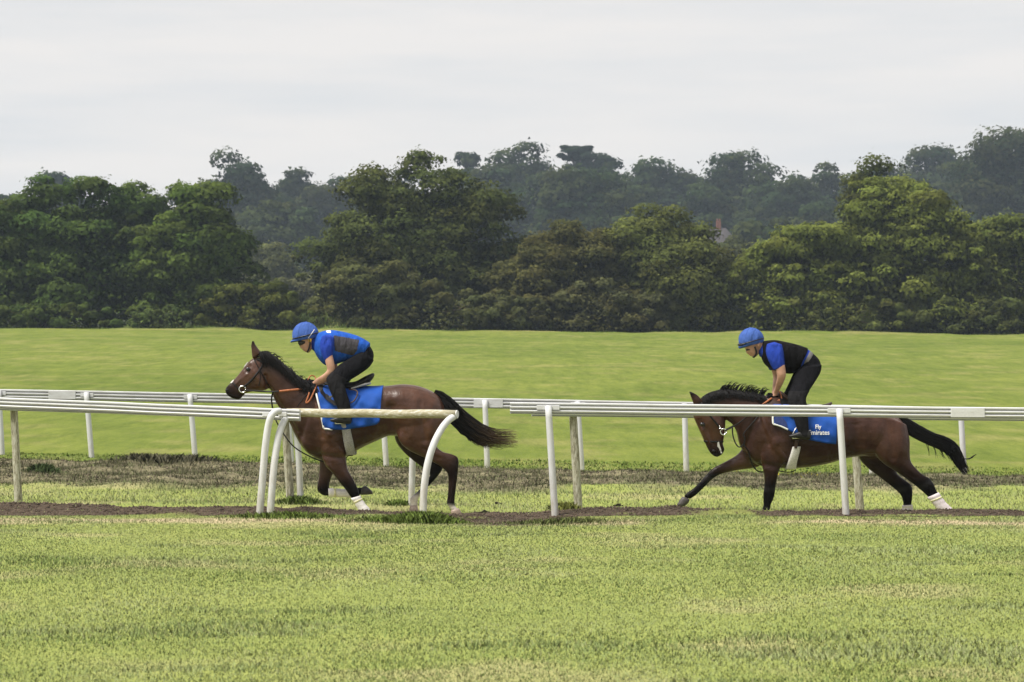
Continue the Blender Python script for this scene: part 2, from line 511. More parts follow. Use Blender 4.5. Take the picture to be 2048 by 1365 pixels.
def extrude_profile(prof, pts, closed=True):
    """sweep a (depth, height) profile along nearly-horizontal points; profile axes: horizontal normal and Z"""
    n = len(prof)
    vs, fs = [], []
    for k, p in enumerate(pts):
        a = pts[max(0, k - 1)]; b = pts[min(len(pts) - 1, k + 1)]
        d = (b - a); d.z = 0; d.normalize()
        nrm = Vector((d.y, -d.x, 0))          # points to the camera for a left-to-right sweep
        for (q, h) in prof:
            vs.append(p + nrm * q + Vector((0, 0, h)))
    for k in range(len(pts) - 1):
        for m in range(n):
            m2 = (m + 1) % n
            fs.append((k * n + m, k * n + m2, (k + 1) * n + m2, (k + 1) * n + m))
    fs.append(tuple(range(n))[::-1]); fs.append(tuple(range((len(pts) - 1) * n, len(pts) * n)))
    return vs, fs

def rail_profile(h=0.135, d=0.07):
    # top at 0, bottom at -h; front face (+) with two grooves
    f, g = d / 2, d / 2 - 0.034
    return [(-f, -0.008), (-f + 0.01, 0), (f - 0.012, 0), (f, -0.008), (f, -0.022),
            (g, -0.025), (g, -0.041), (f + 0.006, -0.045), (f + 0.010, -0.058), (f + 0.004, -0.069), (g, -0.072), (g, -0.087),
            (f + 0.004, -0.091), (f + 0.010, -0.100), (f + 0.002, -h + 0.018), (g, -h + 0.016), (g, -h + 0.006), (f - 0.002, -h + 0.004), (f - 0.012, -h), (-f + 0.008, -h), (-f, -h + 0.01)]

def tube_pts(pts, radii, seg=12, cap=True):
    vs, fs = [], []
    n = len(pts)
    prev = None
    for k in range(n):
        a = pts[max(0, k - 1)]; b = pts[min(n - 1, k + 1)]
        d = (b - a).normalized()
        ref = prev if prev is not None else (Vector((0, 1, 0)) if abs(d.y) < 0.9 else Vector((1, 0, 0)))
        x = (ref - d * ref.dot(d)).normalized()
        prev = x
        y = d.cross(x)
        r = radii[k] if hasattr(radii, '__len__') else radii
        for s in range(seg):
            t_ = 2 * math.pi * s / seg
            vs.append(pts[k] + x * (math.cos(t_) * r) + y * (math.sin(t_) * r))
    for k in range(n - 1):
        for s in range(seg):
            s2 = (s + 1) % seg
            fs.append((k * seg + s, k * seg + s2, (k + 1) * seg + s2, (k + 1) * seg + s))
    if cap:
        fs.append(tuple(range(seg))[::-1]); fs.append(tuple(range((n - 1) * seg, n * seg)))
    return vs, fs

def tube(name, pts, radii, mat, parent, seg=12, smooth=True):
    pts = [Vector(p) for p in pts]
    vs, fs = tube_pts(pts, radii, seg)
    return mk(name, vs, fs, mat, parent, smooth)

def box(name, c, sx, sy, sz, mat, parent, bev=0.004, rz=0.0):
    bm = bmesh.new()
    bmesh.ops.create_cube(bm, size=1)
    for v in bm.verts:
        v.co = Vector((v.co.x * sx, v.co.y * sy, v.co.z * sz))
    if bev:
        bmesh.ops.bevel(bm, geom=list(bm.edges), offset=bev, segments=1, affect='EDGES')
    cs, sn = math.cos(rz), math.sin(rz)
    off = Vector(c) - origin_of(parent)
    for v in bm.verts:
        v.co = Vector((v.co.x * cs - v.co.y * sn, v.co.x * sn + v.co.y * cs, v.co.z)) + off
    me = bpy.data.meshes.new(name)
    bm.to_mesh(me); bm.free()
    return link_mesh(name, me, mat, parent, False)

def lean_post(parent, foot, top, r, mat, hook=0.0, name='post'):
    """a round post from foot to top; hook = how far the top tenth bends over horizontally"""
    foot, top = Vector(foot), Vector(top)
    d = top - foot
    pts = [foot - Vector((0, 0, 0.12))]
    N = 9
    for k in range(N + 1):
        q = k / N
        p = foot + d * q
        if hook:
            # bends over towards the top
            h = Vector((d.x, d.y, 0))
            p = foot + Vector((0, 0, d.z)) * math.sin(min(1, q * 1.02) * math.pi / 2) ** 0.8 + h * (0.10 * q + 0.90 * max(0, (q - 0.35) / 0.65) ** 1.9)
        pts.append(p)
    return tube(name, pts, [r * 1.08] + [r * (1.08 - 0.08 * k / N) for k in range(N + 1)], mat, parent, 12)

def rail_fence(name, label, A, B, posts, post_dx, base_of, mat, post_mat, front=True, sleeves=(), post_r=0.042, plates=True, cut=8, tall=1.0):
    """A, B: top of the rail at both ends; posts: photograph columns of the feet"""
    root = thing(name, ((A.x + B.x) / 2, (A.y + B.y) / 2, 0), label, 'fence')
    pts = [A.lerp(B, k / cut) for k in range(cut + 1)]
    for k, p in enumerate(pts):
        p.z += 0.002 * math.sin(k * 2.1)
    vs, fs = extrude_profile([(a_, b_ * tall) for (a_, b_) in rail_profile()], pts)
    mk('rail', vs, fs, mat, root, False)
    dirv = (B - A).normalized()
    ang = math.atan2(dirv.y, dirv.x)
    nrm = Vector((dirv.y, -dirv.x, 0)).normalized()
    for (px, by) in posts:
        # find the point of the rail line seen at this column
        best = min((k / 400 for k in range(401)), key=lambda q: abs((A.lerp(B, q).x / A.lerp(B, q).y) * FPX + 1024 - px - post_dx))
        top = A.lerp(B, best)
        side = 0.038 + post_r * 0.8
        tp = top + nrm * (side if front else -side) + Vector((0, 0, -0.03 if front else -0.05))
        fp = to_world(px, by, tp.y)
        lean_post(root, fp, tp, post_r, post_mat)
        if plates and front:
            for s in (-1, 1):
                box('bracket', top + dirv * (s * 0.085) + nrm * 0.046 + Vector((0, 0, -0.058 * tall)), 0.10, 0.012, 0.055 * tall, mat, root, 0.004, ang)
    for q in sleeves:
        c = A.lerp(B, q)
        box('joint_sleeve', c + nrm * 0.032 + Vector((0, 0, -0.066 * tall)), 0.40 * tall, 0.036, 0.115 * tall, mat, root, 0.004, ang)
    return root

# front rail, left of the gap and right of it
def at_top(px, py, Y): return to_world(px, py, Y)
rail_fence('running_rail', 'white grooved rail nearest the camera, left of the gap', at_top(-160, 788.5, 30.75), at_top(600, 819.5, 30.05),
           [], 0, None, M['rail'], M['post'], True, (), 0.044)
fl = [o for o in scene.objects if o.name == 'running_rail'][0]
def bent(parent, name, P, r, mat):
    Q = catmull_([(x, y, Yy) for (x, y, Yy) in P], 5)
    pts = [to_world(*Q[0]) - Vector((0, 0, .15))] + [to_world(*q) for q in Q]
    return tube(name, pts, [r * 1.06] + [r * (1.06 - .1 * k / len(Q)) for k in range(len(Q))], mat, parent, 14)
bent(fl, 'post', [(519, 1030, 29.9), (525, 960, 29.9), (530, 900, 29.9), (536, 855, 29.9), (542, 834, 29.9), (551, 824, 29.93), (560, 823, 29.98)], 0.041, M['post'])
lean_post(fl, to_world(-60, 1015, 30.6), to_world(-72, 800, 30.6), 0.044, M['post'])
for s in (-1, 1):
    box('bracket', to_world(549 + s * 16, 829, 30.03), 0.10, 0.012, 0.055, M['rail'], fl, 0.004, -0.14)
rail_fence('running_rail', 'white grooved rail nearest the camera, right of the gap, above the rear horse', at_top(1020, 805, 30.0), at_top(2290, 818, 30.0),
           [(1110, 1031), (1692, 1029), (2276, 1028)], -14, None, M['rail'], M['post'], True, (0.72,), 0.039)
# middle rail, behind the horses
rail_fence('running_rail', 'weathered rail behind the horses, right of the gap, mostly hidden by the front rail', at_top(1063, 812.5, 33.2), at_top(2290, 824.5, 33.2),
           [(1157, 1022), (1720, 1018)], -12, None, M['rail'], M['post_old'], False, (), 0.052, False)
rail_fence('running_rail', 'weathered rail behind the leading horse, left of the gap', at_top(-160, 795, 33.6), at_top(590, 820, 33.2),
           [(37, 1006), (581, 1004)], -13, None, M['rail'], M['post_old'], False, (), 0.050, False)
# far rail
rail_fence('running_rail', 'far white rail crossing the whole view in front of the rising field', at_top(-160, 775.5, 49.9), at_top(2300, 822, 44.7),
           [(5, 921), (184, 923), (391, 923), (584, 931), (773, 938), (975, 945), (1164, 948), (1373, 951), (1546, 955), (1745, 958), (1929, 962), (2120, 966)],
           -6, None, M['rail_far'], M['post'], True, (0.128, 0.49), 0.050, True, 24, 1.4)

# removable bars across the gap
def gap_bar(name, label, L, Rr, legs, rad, mat, pmat):
    root = thing(name, ((L.x + Rr.x) / 2, (L.y + Rr.y) / 2, 0), label, 'barrier')
    pts = [L.lerp(Rr, k / 10) + Vector((0, 0, 0.004 * math.sin(k * 1.7))) for k in range(11)]
    bar = tube('bar', pts, rad, mat, root, 16)
    e = Rr - L; e.normalize()
    tube('end_cap', [Rr + e * 0.001, Rr + e * 0.012], rad * 0.93, M['rail'], bar, 16, False)
    for P in legs:
        bent(root, 'leg', P, 0.041, pmat)
    return root
L, Rr = to_world(574, 826, 30.25), to_world(913, 829, 29.55)
gap_bar('gate_bar', 'peeling round white bar on two bent legs across the gap in the near rail', L, Rr,
        [[(540, 1034, 29.85), (544, 980, 29.87), (549, 925, 29.9), (557, 875, 29.95), (567, 845, 30.02), (578, 832, 30.12), (586, 829, 30.2)],
         [(846, 1034, 29.25), (848, 980, 29.27), (855, 930, 29.3), (867, 890, 29.35), (882, 860, 29.42), (896, 842, 29.48), (907, 834, 29.54)]], 0.051, M['bar'], M['post'])
L, Rr = to_world(592, 822, 33.3), to_world(860, 826, 33.0)
gap_bar('gate_bar', 'round bar on bent legs behind the leading horse', L, Rr,
        [[(601, 1005, 33.3), (599, 950, 33.3), (596, 900, 33.3), (592, 870, 33.3), (588, 845, 33.3), (590, 830, 33.3)], [(823, 1010, 33.0), (824, 960, 33.0), (826, 900, 33.0), (830, 860, 33.0), (834, 838, 33.0), (840, 830, 33.0)]], 0.05, M['bar'], M['post'])
# ------------------------------------------------------------------ lofted bodies
YH = 31.6
S_H = FPX / YH
def hp(px, py, lat=0.0):
    return Vector(((px - 1024) / S_H, YH + lat, CAM_H - (py - HZ) / S_H))

def catmull(P, sub):
    P = np.asarray(P, dtype=float)
    out = []
    n = len(P)
    for k in range(n - 1):
        p0, p1, p2, p3 = P[max(0, k - 1)], P[k], P[k + 1], P[min(n - 1, k + 2)]
        for q in range(sub):
            t_ = q / sub
            out.append(0.5 * (2 * p1 + (p2 - p0) * t_ + (2 * p0 - 5 * p1 + 4 * p2 - p3) * t_ ** 2 + (3 * p1 - p0 - 3 * p2 + p3) * t_ ** 3))
    out.append(P[-1])
    return np.array(out)

class Loft:
    """stations (x1, y1, x2, y2, half_width[, lateral[, colour index]]) read off the outline; local metres"""
    def __init__(self, st, sub=4, seg=20, e=2.2, lat0=0.0, grow=0.0):
        st = [tuple(s) + (0.0,) * (7 - len(s)) for s in st]
        self.n0 = len(st)
        self.sub, self.seg = sub, seg
        S = catmull(st, sub)
        S[:, 5] += lat0
        rings = []
        a = np.linspace(0, 2 * np.pi, seg, endpoint=False)
        ca, sa = np.cos(a), np.sin(a)
        ca, sa = np.sign(ca) * np.abs(ca) ** (2 / e), np.sign(sa) * np.abs(sa) ** (2 / e)
        self.S = S
        for (x1, y1, x2, y2, w, lat, c) in S:
            p1, p2 = hp(x1, y1, lat), hp(x2, y2, lat)
            ctr, ax = (p1 + p2) / 2, (p1 - p2) / 2
            l = ax.length
            ax = ax * ((l + grow) / max(l, 1e-5))
            w = w + grow
            rings.append([(ctr.x + ax.x * k, ctr.y - w * m, ctr.z + ax.z * k) for k, m in zip(ca, sa)])
        self.rings = np.array(rings)
        self.col = S[:, 6]
    def ring(self, q):
        """ring at fractional station index q"""
        x = min(max(q * self.sub, 0), len(self.rings) - 1.001)
        k = int(x); f = x - k
        return self.rings[k] * (1 - f) + self.rings[k + 1] * f
    def mesh(self, base=0):
        n, seg = len(self.rings), self.seg
        vs = [tuple(v) for v in self.rings.reshape(-1, 3)]
        fs = []
        for k in range(n - 1):
            for s in range(seg):
                s2 = (s + 1) % seg
                fs.append((base + k * seg + s, base + k * seg + s2, base + (k + 1) * seg + s2, base + (k + 1) * seg + s))
        for end, k in ((0, 0), (1, n - 1)):
            c = self.rings[k].mean(0)
            d = c - self.rings[1 if k == 0 else n - 2].mean(0)
            r = np.linalg.norm(self.rings[k] - c, axis=1).min()
            dn = np.linalg.norm(d)
            tip = c + (d / dn * r * 0.45 if dn > 1e-6 else 0)
            vs.append(tuple(tip))
            ti = base + len(vs) - 1
            for s in range(seg):
                s2 = (s + 1) % seg
                fs.append((base + k * seg + s2, base + k * seg + s, ti) if k == 0 else (base + k * seg + s, base + k * seg + s2, ti))
        return vs, fs

def lofts_mesh(lofts):
    V, F = [], []
    for l in lofts:
        v, f = l.mesh(len(V))
        V += v; F += f
    return V, F

def fuse(name, lofts, voxel, smooth_it, mat, parent, extra=None):
    """union of closed lofts as one continuous skin"""
    V, F = lofts_mesh(lofts)
    if extra:
        for (v, f) in extra:
            b = len(V)
            V += [tuple(p) for p in v]
            F += [tuple(b + i_ for i_ in q) for q in f]
    off = origin_of(parent)
    me = bpy.data.meshes.new(name)
    me.from_pydata([(v[0] - off.x, v[1] - off.y, v[2] - off.z) for v in V], [], F)
    bm = bmesh.new(); bm.from_mesh(me)
    bmesh.ops.recalc_face_normals(bm, faces=bm.faces)
    bm.to_mesh(me); bm.free()
    tmp = bpy.data.objects.new('tmp', me)
    COL.objects.link(tmp)
    r = tmp.modifiers.new('r', 'REMESH'); r.mode = 'VOXEL'; r.voxel_size = voxel
    s = tmp.modifiers.new('s', 'SMOOTH'); s.iterations = smooth_it; s.factor = 0.5
    dg = bpy.context.evaluated_depsgraph_get()
    out = bpy.data.meshes.new_from_object(tmp.evaluated_get(dg))
    bpy.data.objects.remove(tmp)
    bpy.data.meshes.remove(me)
    out.name = name
    return link_mesh(name, out, mat, parent, True)

def paint(o, lofts, palette, attr='coat', k=4):
    """carry each station's palette index (fractional) onto the fused skin"""
    pal = np.array(palette)
    pts, val = [], []
    for l in lofts:
        pts.append(l.rings.reshape(-1, 3)); val.append(np.repeat(l.col, l.seg))
    pts = np.concatenate(pts); val = np.clip(np.concatenate(val), 0, len(pal) - 1.001)
    kd = kdtree.KDTree(len(pts))
    off = origin_of(o)
    for i_, p in enumerate(pts): kd.insert(p, i_)
    kd.balance()
    cols = np.zeros((len(o.data.vertices), 3))
    for i_, v in enumerate(o.data.vertices):
        w = v.co + off
        acc, tot = np.zeros(3), 0
        for (co, idx, d) in kd.find_n(w, k):
            wt = 1 / (d + 0.01)
            a_ = val[idx]; b_ = int(a_)
            acc += wt * (pal[b_] * (1 - a_ + b_) + pal[b_ + 1] * (a_ - b_)); tot += wt
        cols[i_] = acc / tot
    point_color(o.data, attr, cols)

def band(name, loft, q0, q1, off, mat, parent, n=6, wrinkle=0.0, closed_ends=True, thick=None):
    """a sleeve around a loft between two fractional stations (bandage, strap, belt, cuff)"""
    seg = loft.seg
    vs, fs = [], []
    lay = []
    for k in range(n + 1):
        q = q0 + (q1 - q0) * k / n
        r = loft.ring(q)
        c = r.mean(0)
        d = r - c
        ln = np.linalg.norm(d, axis=1)[:, None]
        o_ = off + (wrinkle * math.sin(k * 2.4) if 0 < k < n else 0)
        lay.append(c + d * (1 + o_ / np.maximum(ln, 1e-4)))
    inner0 = loft.ring(q0); inner1 = loft.ring(q1)
    layers = [inner0] + lay + [inner1]
    for r in layers: vs += [tuple(p) for p in r]
    for k in range(len(layers) - 1):
        for s in range(seg):
            s2 = (s + 1) % seg
            fs.append((k * seg + s, k * seg + s2, (k + 1) * seg + s2, (k + 1) * seg + s))
    return mk(name, vs, fs, mat, parent, True)

def strands(name, lines, r0, r1, mat, parent, attr=None):
    """hair: every line is a list of points; three-sided tapering tubes in one mesh"""
    vs, fs, cols = [], [], []
    for ln in lines:
        pts = [Vector(p) for p in ln]
        n = len(pts)
        b = len(vs)
        for k, p in enumerate(pts):
            d = (pts[min(n - 1, k + 1)] - pts[max(0, k - 1)]).normalized()
            x = d.orthogonal().normalized(); y = d.cross(x)
            q = k / (n - 1)
            r = r0 + (r1 - r0) * q ** 1.3
            for s in range(3):
                a_ = 2 * math.pi * s / 3
                vs.append(p + x * math.cos(a_) * r + y * math.sin(a_) * r)
                cols.append(q)
        for k in range(n - 1):
            for s in range(3):
                s2 = (s + 1) % 3
                fs.append((b + k * 3 + s, b + k * 3 + s2, b + (k + 1) * 3 + s2, b + (k + 1) * 3 + s))
    o = mk(name, vs, fs, mat, parent, True)
    point_float(o.data, 'along', cols)
    return o

def torso_lat(loft, px, py):
    """half width of the barrel at a profile point"""
    S = loft.S
    cx = (S[:, 0] + S[:, 2]) / 2
    t_ = np.array([np.interp(px, cx, S[:, k]) for k in range(5)])
    mid, half = (t_[1] + t_[3]) / 2, abs(t_[3] - t_[1]) / 2
    q = (py - mid) / max(half, 1e-3)
    if q > 0: q *= 0.85
    q = min(abs(q), 0.999)
    return t_[4] * (1 - q ** 2.2) ** (1 / 2.2)

def sculpt(o, feats):
    """muscle relief: (x1, y1, x2, y2, width px, amplitude m) lines pushed in or out along the flanks"""
    me = o.data
    off = origin_of(o)
    n = len(me.vertices)
    co = np.empty(n * 3, dtype=np.float32); me.vertices.foreach_get('co', co); co = co.reshape(-1, 3)
    no = np.array([v.normal[:] for v in me.vertices])
    X = (co[:, 0] + off.x) * S_H + 1024
    Y = (CAM_H - (co[:, 2] + off.z)) * S_H + HZ
    side = np.clip((np.abs(no[:, 1]) - 0.25) / 0.4, 0, 1)
    d = np.zeros(n)
    for (x1, y1, x2, y2, w, a_) in feats:
        dx, dy = x2 - x1, y2 - y1
        L2 = max(dx * dx + dy * dy, 1e-6)
        t_ = np.clip(((X - x1) * dx + (Y - y1) * dy) / L2, 0, 1)
        r2 = (X - x1 - dx * t_) ** 2 + (Y - y1 - dy * t_) ** 2
        d += 1.6 * a_ * np.exp(-r2 / (w * w))
    co = co + no * (d * side)[:, None]
    me.vertices.foreach_set('co', co.astype(np.float32).ravel())
    me.update()

# horse materials
def coat_mat(name):
    t = NT(name)
    c = t.attr('coat')
    n = t.noise(5, 5, 0.6)
    n2 = t.noise(60, 4, 0.7, stretch=(0.4, 1, 1))
    c = t.mix(0.42, c, t.mix(1.0, c, t.ramp(n, [(0.3, (0.30, 0.27, 0.26)), (0.7, (1.75, 1.7, 1.65))]), 'MULTIPLY'))
    c = t.mix(0.15, c, t.mix(1.0, c, t.ramp(n2, [(0.3, (0.4, 0.4, 0.4)), (0.7, (1.7, 1.7, 1.7))]), 'MULTIPLY'))
    t.color(c)
    t.bump(t.noise(11, 5, 0.6), 0.35, 0.03)
    m_ = t.set(0.34, 0.30)
    sp = t.ramp(c, [(0.004, (0.06, 0.06, 0.06)), (0.03, (0.40, 0.40, 0.40))])
    t.l.new(sp, t.b.inputs['Specular IOR Level'])
    return m_
M['coat'] = coat_mat('horse_coat')
t = NT('black_hair')
t.color(t.ramp(t.attr('along', 'Fac'), [(0.0, (0.005, 0.0045, 0.0045)), (0.7, (0.006, 0.005, 0.005)), (1.0, (0.010, 0.008, 0.007))]))
M['hair'] = t.set(0.6, 0.2)
t = NT('brown_tipped_hair')
t.color(t.ramp(t.attr('along', 'Fac'), [(0.0, (0.005, 0.0045, 0.0045)), (0.62, (0.009, 0.007, 0.006)), (0.85, (0.07, 0.045, 0.026)), (1.0, (0.16, 0.11, 0.065))]))
M['hair_tip'] = t.set(0.6, 0.2)
M['hoof'] = plain('hoof', (0.05, 0.043, 0.040), 0.5, 0.4, 0.4, 30)
M['hoof_pale'] = plain('hoof_pale', (0.27, 0.20, 0.165), 0.5, 0.4, 0.3, 30)
M['bandage'] = plain('bandage', (0.70, 0.66, 0.66), 0.9, 0.1, 0.12, 25, 0.4)
M['bandage_lilac'] = plain('bandage_lilac', (0.62, 0.55, 0.57), 0.9, 0.1, 0.14, 25, 0.4)
M['tape'] = plain('yellow_tape', (0.66, 0.62, 0.40), 0.8, 0.1, 0.15, 40)
M['leather'] = plain('black_leather', (0.009, 0.008, 0.008), 0.5, 0.25, 0.3, 30)
M['tan'] = plain('tan_rein', (0.34, 0.115, 0.045), 0.6, 0.3, 0.25, 40)
M['brown_leather'] = plain('brown_leather', (0.055, 0.028, 0.018), 0.5, 0.4, 0.3, 30)
M['metal'] = plain('steel', (0.75, 0.75, 0.76), 0.25, 0.5, 0.1, 30, Metallic=1.0)
M['eye'] = plain('eye', (0.008, 0.006, 0.006), 0.15, 0.6, 0.1, 30)
M['marking'] = plain('white_marking', (0.62, 0.60, 0.58), 0.8, 0.2, 0.2, 60)
t = NT('blue_cloth')
n = t.noise(7, 4, 0.6)
t.color(t.ramp(n, [(0.3, (0.008, 0.055, 0.27)), (0.7, (0.012, 0.075, 0.35))]))
t.bump(t.noise(120, 2), 0.1, 0.004)
M['cloth'] = t.set(0.75, 0.2)
M['navy'] = plain('navy_pad', (0.03, 0.045, 0.14), 0.85, 0.15, 0.25, 40)
M['trim'] = plain('white_trim', (0.70, 0.70, 0.68), 0.8, 0.2, 0.1, 40)
t = NT('fleece')
n = t.noise(70, 5, 0.75)
t.color(t.ramp(n, [(0.3, (0.26, 0.25, 0.235)), (0.65, (0.50, 0.485, 0.46))]))
t.bump(n, 0.9, 0.02)
M['fleece'] = t.set(0.95, 0.05)
M['fleece_white'] = plain('fleece_white', (0.62, 0.60, 0.57), 0.95, 0.05, 0.2, 70, 0.8)
# ------------------------------------------------------------------ horses
GROUND_Z = -0.103
def hoof(parent, st, mat, lat):
    l = Loft([s + (0,) * (0) for s in st], 2, 16, 2.6, lat)
    v, f = l.mesh()
    return mk('hoof', v, f, mat, parent, True)

def ear(st, lat):
    return Loft(st, 3, 10, 2.0, lat)

def build_horse(name, label, D, cx):
    root = thing(name, ((cx - 1024) / S_H, YH, GROUND_Z), label, 'horse')
    T = Loft(D['torso'], 5, 28, 2.25)
    N = Loft(D['neck'], 4, 22, 2.2)
    H = Loft(D['head'], 4, 22, 2.3)
    parts = [T, N, H]
    T.col = np.interp(np.linspace(0, 1, len(T.col)), np.linspace(0, 1, len(D['shade_tone'])), D['shade_tone'])  # sun and shade painted into the coat: darker shoulder and barrel, lighter rump
    N.col = N.col * 0 + 0.42  # neck painted darker in the same way
    legs = {}
    for k in ('near_fore', 'near_hind'):
        legs[k] = Loft(D[k], 4, 18, 2.2, -0.15)
    for k in ('off_fore', 'off_hind'):
        legs[k] = Loft(D[k], 4, 18, 2.2, 0.15)
    if 'off_fore_cannon' in D:
        legs['off_fore_cannon'] = Loft(D['off_fore_cannon'], 4, 18, 2.2, 0.15)
    parts += list(legs.values())
    for la in (-0.055, 0.055):
        parts.append(ear(D['ear'], la))
    for st, la in D.get('muscles', []):
        parts.append(Loft(st, 4, 18, 2.0, la))
    body = fuse('body', parts, 0.0105, 5, M['coat'], root)
    paint(body, parts, D['palette'])
    sculpt(body, D['feats'])
    for (st, lat, mt) in D['hooves']:
        hoof(root, st, M[mt], lat)
    for (leg, q0, q1, mt) in D['bandages']:
        b = band('bandage', legs[leg], q0, q1, 0.011, M[mt], root, 9, 0.003)
        band('tape', legs[leg], q0 + (q1 - q0) * 0.18, q0 + (q1 - q0) * 0.25, 0.0135, M['tape'], b, 2)
    # eyes and nostrils
    for la in (-1, 1):
        for key, mt, nm in (('eye', 'eye', 'eye'), ('nostril', 'leather', 'nostril')):
            ex, ey, lw, r = D[key]
            c = hp(ex, ey, la * lw)
            bm = bmesh.new()
            bmesh.ops.create_uvsphere(bm, u_segments=12, v_segments=8, radius=r)
            off = c - origin_of(root)
            for v in bm.verts: v.co = Vector((v.co.x * 1.25, v.co.y * 0.6, v.co.z)) + off
            me = bpy.data.meshes.new(nm); bm.to_mesh(me); bm.free()
            link_mesh(nm, me, M[mt], root)
    return root, T, N, H, legs

BAY = [(0.085, 0.036, 0.021), (0.020, 0.013, 0.011), (0.50, 0.45, 0.42), (0.045, 0.021, 0.014)]
